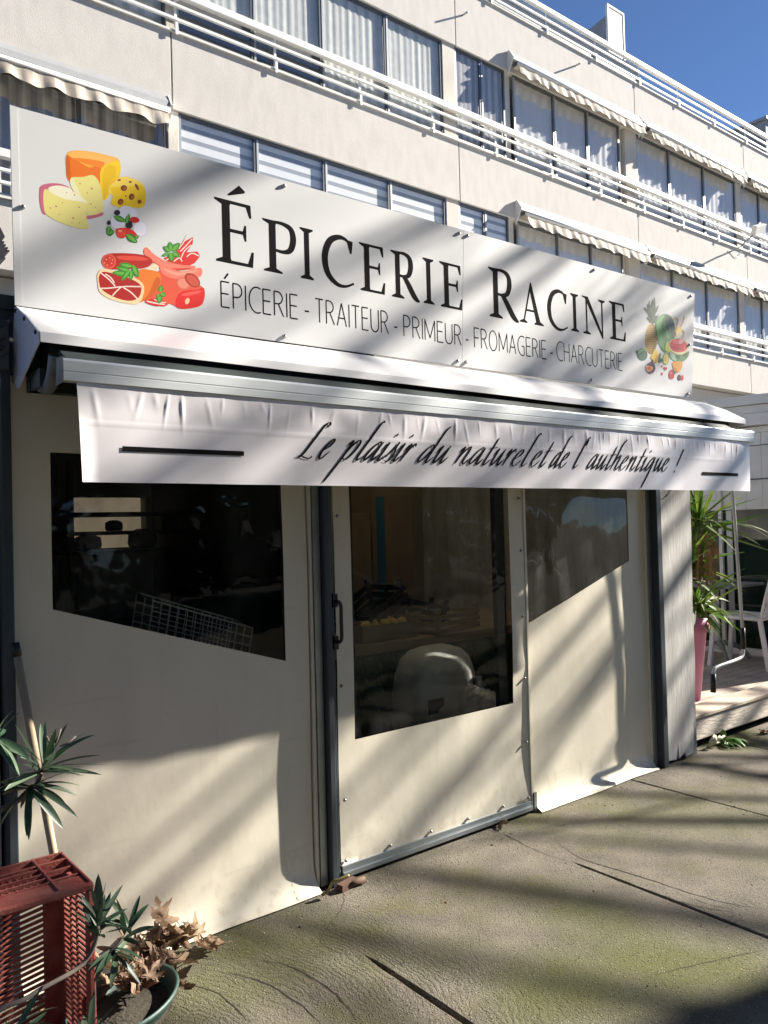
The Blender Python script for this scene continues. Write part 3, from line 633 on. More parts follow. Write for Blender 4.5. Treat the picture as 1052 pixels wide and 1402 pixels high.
c.P((.92, .80, .62), [(376, 755), (400, 722), (470, 730), (560, 760), (625, 800), (634, 850), (605, 912), (540, 912), (450, 890), (390, 850), (378, 800)]); c.P((.66, .12, .10), [(384, 765), (405, 738), (470, 748), (550, 772), (612, 808), (618, 850), (595, 888), (540, 898), (465, 876), (400, 836), (386, 800)])
for q in ([(390, 740), (440, 780), (475, 818)], [(385, 830), (440, 828), (510, 820)], [(460, 870), (490, 838), (520, 820), (616, 820)], [(520, 825), (560, 850), (598, 888)], [(420, 750), (450, 770), (470, 800)]): c.L((.95, .84, .80), q, 7)
c.E((.84, .42, .34), 852, 802, 40, 34, 20); c.E((.90, .54, .46), 852, 802, 32, 27, 20); c.E((.66, .18, .12), 902, 784, 50, 32, 40); c.E((.80, .32, .24), 904, 786, 40, 24, 40)
c.P((.86, .12, .12), [(815, 880), (850, 845), (930, 835), (965, 826), (969, 880), (940, 925), (860, 943), (812, 930)]); c.E((.94, .76, .60), 874, 900, 12, 18, 20); c.P((.96, .34, .30), [(840, 862), (900, 848), (950, 842), (930, 858), (860, 872)])
c.P((.80, .18, .14), [(640, 905), (690, 885), (750, 905), (755, 922), (700, 928)]); c.L((.97, .85, .80), [(650, 900), (700, 912), (750, 918)], 7); c.L((.97, .85, .80), [(690, 890), (725, 905), (755, 908)], 5)
G1, G2 = (.20, .52, .16), (.40, .68, .26)
for a in ((570, 708, 495, 696, 16), (560, 735, 480, 712, 14), (545, 750, 458, 742, 16), (555, 730, 510, 786, 15), (565, 730, 560, 786, 14), (572, 700, 602, 770, 17), (785, 625, 742, 598, 16), (785, 622, 778, 572, 16), (790, 622, 832, 578, 18), (792, 630, 830, 655, 17), (780, 630, 790, 682, 17), (770, 636, 735, 650, 9), (725, 850, 730, 812, 15), (725, 858, 756, 870, 14), (720, 866, 718, 914, 16), (715, 862, 705, 880, 10)):
    c.leaf(G1, *a); x0, y0, x1, y1, w_ = a; c.leaf(G2, x0, y0, x0+(x1-x0)*.85, y0+(y1-y0)*.85, w_*.5)
c.mb.build('cheese_and_meat_picture', None, sign)
d = Pic(860, 390, 9.35)
# pineapple
random.seed(3)
d.E((.62, .48, .16), 294, 690, 80, 200, 3, 22); d.E((.80, .66, .26), 275, 680, 58, 180, 3, 20)
for j in range(13):
    for i in range(6):
        x = 228+i*27+(j % 2)*13+(j-6)*.8; y = 520+j*29
        if ((x-294)/76)**2+((y-690)/192)**2 < 1:
            sh = .95-.42*max(0, (x-270)/95); d.P((.86*sh, .68*sh, .25*sh), [(x, y-14), (x+12, y), (x, y+13), (x-12, y)], False); d.L((.30, .22, .10), [(x-13, y+2), (x, y+15)], 3.5); d.L((.30, .22, .10), [(x+13, y+2), (x, y+15)], 3.5)
for i in range(46):
    t = random.random(); x0 = 305+random.uniform(-38, 38)+t*0; y0 = 500-t*180; a = random.uniform(-1, 1); ln = 80+60*random.random()
    if abs(a) < .4: ln += 50
    sh = random.uniform(.7, 1.25); d.leaf((.26*sh, .36*sh, .22*sh), x0, y0, x0+a*72-10, y0-ln*(1-.35*abs(a)), 9)
# watermelon whole
d.P((.16, .44, .16), [(350, 500), (395, 410), (470, 370), (545, 405), (590, 500), (602, 610), (580, 720), (520, 830), (475, 870), (420, 820), (375, 700)])
d.P((.42, .66, .34), [(356, 500), (400, 415), (462, 380), (425, 480), (420, 640), (440, 800), (400, 770), (372, 640)]); d.P((.28, .56, .24), [(395, 600), (430, 560), (440, 700), (460, 820), (425, 810), (385, 700)])
d.P((.08, .22, .10), [(470, 390), (530, 420), (585, 520), (595, 640), (560, 690), (540, 560), (525, 480), (510, 650), (490, 690), (480, 540)]); d.P((.34, .56, .18), [(485, 560), (505, 600), (530, 690), (510, 700), (484, 650)])
# peel ribbons
for q in ([(580, 440), (610, 420), (635, 450), (625, 520), (600, 600)], [(718, 405), (705, 470), (670, 540), (640, 600)], [(640, 540), (670, 570), (650, 620), (612, 660)], [(690, 572), (712, 610), (700, 670), (676, 700)], [(610, 560), (640, 545), (640, 590)]): d.L((.93, .70, .26), q, 13)
d.P((.96, .80, .45), [(620, 560), (660, 540), (690, 580), (650, 640), (610, 650)])
# half melon
d.P((.30, .52, .28), [(505, 800), (540, 880), (600, 900), (700, 890), (775, 850), (765, 920), (710, 975), (630, 990), (560, 960), (520, 890)]); d.P((.12, .30, .14), [(600, 910), (660, 905), (640, 960)]); d.P((.14, .34, .16), [(690, 900), (760, 865), (740, 930)]); d.P((.62, .76, .60), [(530, 890), (590, 905), (610, 970), (560, 955)])
d.E((.80, .82, .46), 640, 790, 134, 106, 12, 24); d.E((.93, .87, .70), 640, 786, 124, 96, 12, 24); d.E((.86, .17, .18), 640, 778, 118, 86, 12, 24); d.E((.94, .45, .42), 620, 730, 52, 26, 6)
d.P((.98, .70, .68), [(640, 710), (690, 700), (710, 730), (660, 760)])
for x, y in ((575, 800), (590, 806), (606, 812), (625, 818), (645, 824), (664, 826), (684, 832), (700, 836)): d.E((.10, .05, .06), x, y, 8, 5, 15)
d.P((.78, .82, .20), [(478, 770), (505, 725), (510, 790), (540, 850), (505, 862), (475, 830)])
# small fruit
d.E((.12, .36, .22), 178, 892, 66, 80, -15); d.P((.48, .66, .44), [(118, 860), (150, 815), (200, 812), (225, 845), (180, 850), (135, 880)]); d.E((.24, .14, .16), 113, 862, 12, 26)
d.P((.93, .76, .14), [(345, 820), (385, 880), (396, 940), (360, 1002), (325, 980), (286, 935), (310, 880)]); d.P((.78, .58, .10), [(360, 900), (392, 935), (360, 998), (335, 985)])
d.P((.16, .38, .16), [(390, 900), (420, 872), (412, 930), (440, 960), (420, 995), (380, 985)]); d.E((.46, .60, .22), 480, 950, 42, 76, 3); d.E((.93, .86, .42), 480, 950, 34, 66, 3); d.L((.82, .68, .26), [(482, 900), (478, 950), (482, 1000)], 9)
d.P((.34, .16, .30), [(290, 985), (330, 1010), (346, 1070), (320, 1125), (265, 1138), (225, 1090), (230, 1030)]); d.P((.92, .66, .36), [(230, 1030), (270, 1040), (315, 1055), (295, 1095), (250, 1110), (228, 1070)]); d.E((.85, .30, .22), 265, 1070, 26, 22, 20); d.P((.20, .10, .20), [(285, 1000), (315, 955), (320, 1020)])
for x, y, r in ((430, 1042, 10), (462, 1066, 14), (482, 1072, 15), (470, 1080, 12), (431, 1136, 11), (430, 1150, 9)): d.E((.78, .10, .16), x, y, r, r*1.2)
d.P((.90, .62, .12), [(568, 990), (686, 985), (680, 1070), (640, 1125), (600, 1115), (568, 1050)]); d.P((.78, .46, .08), [(575, 1040), (600, 1060), (640, 1120), (600, 1112)])
d.P((.76, .13, .14), [(525, 1110), (560, 1082), (590, 1115), (582, 1190), (550, 1205), (520, 1185)]); d.P((.20, .30, .14), [(575, 1085), (605, 1120), (590, 1150), (568, 1110)]); d.E((.92, .42, .38), 545, 1130, 10, 14)
d.E((.20, .14, .22), 652, 1188, 22, 40); d.E((.82, .14, .14), 688, 1190, 20, 36)
d.mb.build('fruit_picture', None, sign)
# ------------------------------------------------------------------ shop awning
HOOD = mat('white_hood_paint', (.80, .79, .79), .32, var=.06, scale=3, stretch=(.5, 2, 2), coat=.1)
CAP_SKYLIT = mat('lilac_white_cap', (.62, .61, .70), .18, coat=.4)  # left cap only: bluish skylight put into its colour
BARM = mat('front_bar_aluminium', (.58, .61, .62), .42, .25, var=.12, scale=5, stretch=(.3, 1, 4))
VAL = mat('valance_vinyl', (.76, .73, .76), .30, var=.04, scale=2, spec=.4)
GAP_SHADE = mat('dark_awning_cloth', (.012, .022, .022), .7)  # near black: shade of the gap under the hood put into the colour
awn = thing('shop_awning', 'white retracted awning with hood, aluminium front bar and lettered white valance', 'awning', (2.8, 2.6, 2.15))
HX0, HX1 = .722, 5.085
mb = MB()
hp = [(2.875, 2.325), (2.745, 2.265), (2.602, 2.182), (2.600, 2.152)]
nseg = 60
def hood(u, v):
    t = v*3; i = min(2, int(t)); f_ = t-i; a, b = hp[i], hp[i+1]
    x = HX0+(HX1-HX0)*u
    if u > .999: x -= 0
    return (x, a[0]+(b[0]-a[0])*f_, a[1]+(b[1]-a[1])*f_+.003*nz(x*1.7, v*3))
mb.grid(hood, nseg, 9, smooth=False); mb.build('hood', HOOD, awn, solid=.003)
for x, nm in ((HX0-.004, 0), (HX1, 1)):
    mb = MB(); mb.prism([(x, a, b) for a, b in ((2.882, 2.324), (2.747, 2.266), (2.604, 2.184), (2.604, 2.15), (2.853, 2.043), (2.95, 2.085))], (.004, 0, 0))
    e = mb.build('end_cap', CAP_SKYLIT if nm == 0 else HOOD, awn)
    if nm == 0:
        mb = MB()
        for a, b in ((2.865, 2.308), (2.76, 2.258), (2.635, 2.188)): mb.lathe([(0, .004), (.006, .003), (.008, -.002)], (x-.002, a, b), 8, M=Matrix.Rotation(R(-90), 3, 'Y'))
        mb.build('rivet', BLACK, e)
mb = MB(); mb.tube([(HX0+.05, 2.74, 2.15), (HX1-.05, 2.74, 2.15)], .055, 14); mb.box((HX0+.02, 2.80, 2.03), (HX1-.02, 2.845, 2.28)); mb.build('cloth_roll', GAP_SHADE, awn)  # roll, plus a dark back plate added for the shaded gap
mb = MB(); mb.prism([(HX0+.06, 2.65, 2.11), (HX0+.06, 2.55, 2.06), (HX0+.06, 2.52, 2.08), (HX0+.06, 2.62, 2.14)], (HX1-HX0-.3, 0, 0)); mb.build('awning_cloth', GAP_SHADE, awn)
for x in (.775, 4.9):
    mb = MB(); mb.tube(smooth_open([(x, 2.80, 2.05), (x, 2.72, 2.03), (x, 2.66, 2.06), (x, 2.63, 2.12)]), .022, 8); mb.build('arm_joint', mat('worn_grey', (.16, .16, .16), .6, var=.3, scale=20), awn)
    mb = MB(); mb.box((x-.03 if x < 2 else x-.03, 2.70, 2.03), (x+.03, 2.84, 2.09)); mb.build('arm_bracket', POST, awn)
BX0, BX1, VY = .757, 4.985, 2.5
mb = MB(); prof = [(2.498, 2.018), (2.4955, 2.020), (2.4955, 2.044), (2.4965, 2.045), (2.4965, 2.048), (2.4955, 2.049), (2.4965, 2.080), (2.502, 2.088), (2.53, 2.09), (2.54, 2.07), (2.54, 2.02)]
mb.prism([(BX0, a, b) for a, b in prof], (BX1-BX0, 0, 0)); mb.build('front_bar', BARM, awn)
mb = MB(); mb.prism([(BX0-.004, 2.49, 2.012), (BX0-.004, 2.49, 2.09), (BX0-.004, 2.55, 2.095), (BX0-.004, 2.56, 2.01)], (.0035, 0, 0)); mb.build('bar_cap', mat('worn_grey', (0, 0, 0)), awn)
# valance: pleated along its top, gently waved below
VX0, VX1, VZ1, VZ0 = .798, 4.957, 2.017, 1.710
random.seed(5)
PL = []; x = VX0+.05
while x < VX1-.05: PL.append((x, random.uniform(.0005, .0028)*(1.2 if random.random() < .25 else 1), random.uniform(.004, .011), random.uniform(.14, .32), random.uniform(-.18, .18))); x += random.uniform(.03, .12)
def vy(x, z):
    d = (VZ1-z)/(VZ1-VZ0); y = VY+.002
    for px_, am, wd, ln, sk_ in PL:
        if abs(x-px_) < .12:
            e = (x-px_-sk_*(d-.1)*.5)/wd
            if abs(e) < 3.5: y -= am*math.exp(-e*e)*math.exp(-((d-ln*.6)/(ln*.55))**2)*min(1, d*9)
    y += .014*nz(x*3.1, d*.6)*d+.022*nz(x*1.05+4, d*.5)*d - .004*nz(x*9, d*1.5)*math.sin(min(1, d*3)*math.pi)
    if x > 4.70 : y += .035*((x-4.70)/.26)**2*(.35+.65*d)
    if x < .86: y -= .012*((.86-x)/.06)**2*d
    if abs(d-.40) < .02: y -= .0012*(1-abs(d-.40)/.02)
    return y
mb = MB(); NX, NZ = 900, 40
mb.grid(lambda u, v: ((lambda x, z: (x+.012*(1-v)*max(0, 1-u*25), vy(x, z), z+.0015*nz(x*4, 3)*(1-v)))(VX0+(VX1-VX0)*u, VZ0+(VZ1-VZ0)*v)), NX, NZ)
val = mb.build('valance', VAL, awn)
# script lettering on the valance (broad nib, strong slant)
class Script:
    def __init__(s): s.mb = MB()
    def stroke(s, pts, k0=1.0):
        q = smooth_open(pts, 8)
        # uniform-ish resample
        L = []; n = len(q)
        for i, p in enumerate(q):
            a = q[max(i-1, 0)]; b = q[min(i+1, n-1)]; dx, dz = b[0]-a[0], b[1]-a[1]; l = math.hypot(dx, dz) or 1e-9
            ang = math.atan2(dz, dx); t = i/(n-1)
            w_ = (.0032+.0085*abs(math.sin(ang-R(8)))**1.3)*k0*(.55+.45*min(1, t*6))*(.45+.55*min(1, (1-t)*5))
            L.append(((p[0]-dz/l*w_/2, p[1]+dx/l*w_/2), (p[0]+dz/l*w_/2, p[1]-dx/l*w_/2)))
        for (a, b), (c, d) in zip(L[:-1], L[1:]):
            s.mb.poly([(P[0], vy(P[0], P[1])-.0022, P[1]) for P in (a, b, d, c)])
SL = .75
GL = {
 'L': (1.75, [[(.95, 1.55), (1.02, 1.72), (.86, 1.80), (.66, 1.62), (.52, .9), (.42, .3), (.26, .06), (.02, .05)], [(.0, .10), (.35, .10), (.8, .03), (1.15, .02), (1.25, .12)]]),
 'e': (.82, [[(.10, .42), (.40, .62), (.52, .88), (.38, 1.0), (.18, .78), (.06, .35), (.18, .04), (.42, .06), (.70, .40)]]),
 'p': (1.0, [[(.0, .75), (.12, .98), (.16, .8), (.10, .0), (-.02, -.75), (-.10, -1.15)], [(.10, .05), (.22, .6), (.48, 1.0), (.68, .85), (.62, .35), (.38, .02), (.12, .12)]]),
 'l': (.55, [[(.30, 2.1), (.42, 2.02), (.28, 1.9), (.16, .9), (.10, .2), (.20, .0), (.46, .25)]]),
 'a': (.95, [[(.62, .80), (.48, 1.0), (.20, .70), (.05, .22), (.16, .02), (.42, .35), (.66, .95)], [(.68, 1.0), (.58, .3), (.62, .02), (.74, .08), (.90, .35)]]),
 'i': (.52, [[(.02, .62), (.18, .98), (.14, .5), (.10, .1), (.22, .02), (.46, .35)], [(.34, 1.34), (.42, 1.48)]]),
 's': (.62, [[(.0, .2), (.28, .75), (.36, 1.02), (.34, .75), (.46, .35), (.34, .02), (.02, .05)]]),
 'r': (.66, [[(.02, .62), (.18, .98), (.14, .5), (.08, .0)], [(.10, .25), (.28, .75), (.46, 1.0), (.56, .84)]]),
 'd': (1.0, [[(.60, .80), (.46, 1.0), (.20, .70), (.05, .22), (.16, .02), (.42, .35), (.66, .95)], [(.86, 1.98), (.94, 2.06), (.78, 1.8), (.64, .7), (.60, .1), (.70, .02), (.92, .32)]]),
 'u': (.98, [[(.02, .62), (.18, .98), (.12, .4), (.16, .02), (.36, .2), (.62, .85)], [(.68, 1.0), (.60, .4), (.62, .04), (.72, .04), (.94, .38)]]),
 'n': (.98, [[(.02, .70), (.16, .98), (.14, .5), (.08, .0)], [(.10, .25), (.32, .8), (.54, 1.0), (.60, .75), (.54, .2), (.62, .02), (.74, .06), (.92, .36)]]),
 't': (.62, [[(.36, 1.62), (.24, .8), (.16, .15), (.26, .0), (.54, .35)], [(.02, .98), (.30, 1.0), (.62, 1.06)]]),
 'h': (.98, [[(.34, 2.1), (.44, 2.02), (.28, 1.7), (.16, .7), (.06, .0)], [(.10, .25), (.32, .8), (.54, 1.0), (.60, .75), (.54, .2), (.62, .02), (.74, .06), (.92, .36)]]),
 'q': (.95, [[(.62, .80), (.48, 1.0), (.20, .70), (.05, .22), (.16, .02), (.42, .35), (.66, .95)], [(.70, 1.0), (.60, .2), (.50, -.6), (.40, -1.2)]]),
 "'": (.3, [[(.10, 1.95), (.06, 1.5)]]),
 '!': (.4, [[(.22, 1.75), (.16, 1.1), (.12, .45)], [(.08, .12), (.07, -.02)]]),
}
sc = Script(); ZB, XH = 1.810, .077
def word(s, xb0, xb1):
    tot = sum(GL[c][0] for c in s)
    k = (xb1-xb0)/tot; x = xb0
    for c in s:
        w_, st = GL[c]
        for line in st: sc.stroke([(x+p[0]*k+SL*p[1]*XH*(1.0), ZB+p[1]*XH) for p in line])
        x += w_*k
word('Le', 1.588, 1.725); word('plaisir', 1.786, 2.125); word('du', 2.172, 2.335); word('naturel', 2.383, 2.845); word('et', 2.862, 2.972); word('de', 3.003, 3.125); word('l', 3.176, 3.215); word("'", 3.196, 3.22); word('authentique', 3.284, 3.995); word('!', 4.068, 4.092)
for a, b in ((.937, 1.371), (4.365, 4.775)):
    mb = sc.mb; n = 40
    for i in range(n):
        xa = a+(b-a)*i/n; xb = a+(b-a)*(i+1)/n; za, zb_ = (1.826, 1.8095) if a < 2 else (1.818, 1.8)
        mb.poly([(x, vy(x, z)-.0022, z) for x, z in ((xa, zb_), (xb, zb_), (xb, za), (xa, za))])
sc.mb.build('script_lettering', INK, val)
# crank handle hanging from the awning
CR = mat('crank_white', (.62, .62, .63), .35)
ck = thing('awning_crank', 'white awning crank rod with black grips hanging beside the deck', 'crank handle', (5.1, 2.7, .5))
T = lambda x, y: atY(x, y, 2.70)
mb = MB(); mb.tube([T(990, 590), T(1004, 680), T(1017, 862)], .011, 8); mb.build('rod', CR, ck)
mb = MB(); mb.tube([T(1017, 860), T(1018, 888)], .017, 10); mb.tube([T(977, 923), T(977, 948)], .017, 10); mb.build('grip', BLACK, ck)
mb = MB(); mb.tube(smooth_open([tuple(T(*p)) for p in ((1018, 889), (1017, 897), (1010, 903), (985, 912), (978, 917), (977, 923))], 5), .0115, 8); mb.build('crank_arm', CR, ck)
# ------------------------------------------------------------------ inside the shop
CARD = mat('cardboard', (.27, .19, .12), .8, var=.15, scale=6)
WOODP = mat('poplar_wood', (.42, .31, .20), .75, var=.25, scale=5, stretch=(.4, 3, 3))
LEMON = mat('lemon_skin', (.75, .52, .05), .5)
GRASSM = mat('green_fringe', (.05, .115, .05), .8, var=.5, scale=14)
APPW = mat('appliance_white', (.78, .78, .76), .4)
FOIL = mat('aluminium_foil', (.80, .80, .80), .30, .55, bump=1.0, bscale=38)
TEAL = mat('teal_print', (.03, .13, .20), .6)
ct = thing('market_counter', 'dark display counter with a green fringe skirt behind the glass door', 'counter', (3.4, 4.2, 0))
mb = MB(); mb.box((2.3, 3.75, .80), (4.75, 4.7, .86)); mb.build('counter_top', WOODP, ct, bevel=.005)
mb = MB(); random.seed(11)
for r in range(9):
    for i in range(170):
        x = 2.3+2.45*(i+random.random())/170; z = .79-r*.085; mb.poly([(x, 3.74-.01*random.random(), z), (x+.02, 3.74, z), (x+.012+random.uniform(-.01, .01), 3.70-.03*random.random(), z-.13)])
mb.box((2.31, 3.752, .02), (4.74, 3.77, .795)); mb.build('fringe_skirt', GRASSM, ct)
mb = MB(); mb.box((2.35, 4.6, .02), (4.7, 4.65, .795)); mb.build('rear_panel', DARKIN, ct)
def cbox(label, x0, y0, z0, w_, d_, h_, rz=0, prints=True):
    t = thing('cardboard_box', label, 'box', (x0+w_/2, y0+d_/2, z0), group='boxes inside the shop')
    rot = Matrix.Rotation(rz, 3, 'Z'); cc = (x0+w_/2, y0+d_/2, z0+h_/2)
    mb = MB(); mb.box((x0, y0, z0), (x0+w_, y0+d_, z0+h_), rot, cc); mb.build('carton', CARD, t, bevel=.004)
    mb = MB(); mb.box((x0+w_*.1, y0-.002, z0+h_*.1), (x0+w_*.3, y0-.0005, z0+h_*.9), rot, cc); mb.build('printed_band', TEAL, t)
    return t
cbox('tall brown carton with a teal band, left of two at the back of the counter', 2.98, 4.35, .861, .36, .3, .78, .1); cbox('tall brown carton with a teal band, right of two at the back of the counter', 3.42, 4.42, .861, .36, .3, 1.0, -.05)
def slat_crate(label, loc, rz, w_, d_, h_, m, cat='crate', name='produce_crate', tilt=0, grp=None, slats=3):
    t = thing(name, label, cat, loc, rz, grp)
    rot = Matrix.Translation(loc)@Matrix.Rotation(rz, 4, 'Z')@Matrix.Rotation(tilt, 4, 'Y')
    def fin(mb, nm): mb.v = [tuple(rot@Vector(p)) for p in mb.v]; o = mb.build(nm, m, t); return o
    mb = MB(); hs = h_/slats
    for k in range(slats):
        a, b = k*hs+.004, (k+.72)*hs
        mb.box((-w_/2, -d_/2, a), (w_/2, -d_/2+.008, b)); mb.box((-w_/2, d_/2-.008, a), (w_/2, d_/2, b)); mb.box((-w_/2, -d_/2+.009, a), (-w_/2+.008, d_/2-.009, b)); mb.box((w_/2-.008, -d_/2+.009, a), (w_/2, d_/2-.009, b))
    fin(mb, 'crate_sides')
    mb = MB()
    for sx in (-1, 1):
        for sy in (-1, 1): mb.box((sx*(w_/2-.022)-.012, sy*(d_/2-.022)-.012, 0), (sx*(w_/2-.022)+.012, sy*(d_/2-.022)+.012, h_+.03))
    fin(mb, 'corner_posts')
    mb = MB()
    for k in range(5): y = -d_/2+.02+(d_-.04)*k/4.6; mb.box((-w_/2+.01, y, .0), (w_/2-.01, y+d_*.13, .006))
    fin(mb, 'crate_base'); return t
slat_crate('dark plastic crate tipped against the cartons on the counter', (3.12, 4.05, .95), .3, .42, .3, .17, BLACK, tilt=-.4)
slat_crate('dark plastic crate lying right of the tipped one on the counter', (3.55, 4.2, .90), -.3, .40, .28, .16, BLACK, tilt=.25)
slat_crate('pale wooden produce crate at the front of the counter', (3.58, 3.93, .862), .25, .50, .30, .13, WOODP, name='wooden_crate')
tr = thing('cardboard_tray', 'open brown carton tray of lemons at the counter edge', 'tray', (3.03, 3.9, .861))
mb = MB(); a, b, c_, d_ = 2.83, 3.25, 3.79, 4.02; mb.box((a, c_, .862), (b, c_+.008, .96)); mb.box((a, d_-.008, .862), (b, d_, .96)); mb.box((a, c_+.009, .862), (a+.008, d_-.009, .96)); mb.box((b-.008, c_+.009, .862), (b, d_-.009, .96)); mb.box((a+.009, c_+.009, .862), (b-.009, d_-.009, .868)); mb.build('tray', CARD, tr)
lem = None
for i, (x, y) in enumerate([(2.90, 3.85), (2.97, 3.86), (3.04, 3.85), (3.11, 3.86), (3.18, 3.85), (2.93, 3.92), (3.01, 3.93), (3.09, 3.92), (3.16, 3.94)]):
    if lem is None:
        mb = MB(); mb.lathe([(0, -.042), (.012, -.038), (.027, -.022), (.032, 0), (.027, .022), (.012, .037), (.004, .043), (0, .044)], (0, 0, 0), 12, M=Matrix.Rotation(R(80), 3, 'Y')); lem = mb.build('lemon', LEMON); o = lem
    else: o = lem.copy(); COL.objects.link(o)
    o.location = (x, y, .955); o.rotation_euler = (0, 0, i*.9); tag(o, 'yellow lemon among the lemons in the open carton tray', 'lemon', 'lemons in the tray')
ac = thing('portable_air_conditioner', 'white portable air conditioner with a foil duct standing inside the door', 'air conditioner', (3.15, 3.42, 0))
mb = MB(); lev = [(.02, .20, .12), (.04, .235, .15), (.35, .25, .165), (.58, .24, .16), (.70, .225, .15), (.78, .195, .13), (.825, .15, .095), (.845, .09, .05), (.85, .0, .0)]
nr = 32
for z, a, b in lev:
    for k in range(nr):
        t = 2*math.pi*k/nr; c_, s_ = math.cos(t), math.sin(t); mb.v.append((3.13+a*math.copysign(abs(c_)**.45, c_)+(.03*(z-.4) if z > .4 else 0), 3.51+b*math.copysign(abs(s_)**.45, s_), z))
for i in range(len(lev)-1):
    for k in range(nr): k2 = (k+1) % nr; mb.face((i*nr+k, i*nr+k2, (i+1)*nr+k2, (i+1)*nr+k), True)
mb.build('housing', APPW, ac)
mb = MB(); mb.box((3.30, 3.35, .55), (3.36, 3.365, .66)); mb.box((2.95, 3.35, .50), (3.06, 3.365, .58)); mb.build('control_panel', POST, ac)
mb = MB(); pts = smooth_open([(3.28, 3.36, .52), (3.31, 3.28, .52), (3.36, 3.2, .47), (3.42, 3.14, .40), (3.52, 3.12, .36)], 9); mb.tube(pts, [.075+.010*(i % 2) for i in range(len(pts))], 18); mb.build('duct', FOIL, ac)
mb = MB(); mb.lathe([(.09, 0), (.10, .01), (.09, .03), (.07, .03)], (3.27, 3.36, .52), 20, M=Matrix.Rotation(R(90), 3, 'X')); mb.build('duct_collar', APPW, ac)
# wire basket and wall shelf on the left
bk = thing('wire_basket', 'white wire basket leaning inside the left window', 'basket', (1.5, 3.15, 1.0))
def wire(name, pts_list, r_=.0025, m=CR):
    mb = MB()
    for p in pts_list: mb.tube(p, r_, 5, cap=False)
    return mb.build(name, m, bk)
A0, A1, A2, A3 = Vector((1.28, 3.12, 1.275)), Vector((1.73, 3.12, 1.12)), Vector((1.68, 3.1, .93)), Vector((1.24, 3.1, 1.08))
off = Vector((.02, .22, .02))
wl_ = []
for k in range(13): u = k/12; wl_.append([A0.lerp(A1, u), A3.lerp(A2, u)]); wl_.append([A0.lerp(A1, u)+off, A3.lerp(A2, u)+off])
for k in range(6): v = k/5; wl_.append([A0.lerp(A3, v), A1.lerp(A2, v)]); wl_.append([A0.lerp(A3, v)+off, A1.lerp(A2, v)+off])
wire('wire_mesh', wl_); wire('rim', [[A0, A1, A1+off, A0+off, A0], [A3, A2, A2+off, A3+off, A3]], .004)
wsb = thing('low_display_stand', 'dark display stand below the left window inside the shop', 'stand', (1.3, 3.4, 0))
mb = MB(); mb.box((.75, 3.1, .02), (1.85, 3.9, .06)); mb.box((.75, 3.1, .86), (1.85, 3.9, .90)); mb.build('stand_board', DARKIN, wsb)
mb = MB()
for x in (.78, 1.8):
    for y in (3.12, 3.85): mb.box((x, y, .061), (x+.03, y+.03, .859))
mb.build('stand_legs', POST, wsb)
sh = thing('storage_shelf', 'dark metal shelf of goods in front of the bright rear opening', 'shelf', (2.0, 5.2, 0))
mb = MB()
for z in (.5, .95, 1.42, 1.54, 1.66): mb.box((1.55, 5.05, z), (2.45, 5.4, z+.025))
mb.build('shelf_board', DARKIN, sh)
mb = MB()
for x in (1.55, 2.42):
    for y in (5.05, 5.37): mb.box((x, y, .02), (x+.03, y+.03, 2.0))
mb.build('upright', POST, sh)
random.seed(4)
goods = [(1.62, .18, .10), (1.82, .12, .07), (1.97, .2, .13), (2.2, .16, .09)]
for i, (x, w_, h_) in enumerate(goods):
    mb = MB(); mb.lathe([(0, 0), (w_*.42, 0), (w_*.5, h_*.3), (w_*.46, h_*.8), (w_*.2, h_), (0, h_)], (x+w_/2, 5.2, 1.446+(.12 if i % 2 else 0)), 12, sy=.8); o = mb.build('goods_sack', DARKIN); tag(o, 'dark sack on the shelf by the bright rear opening', 'sack', 'sacks on the storage shelf')
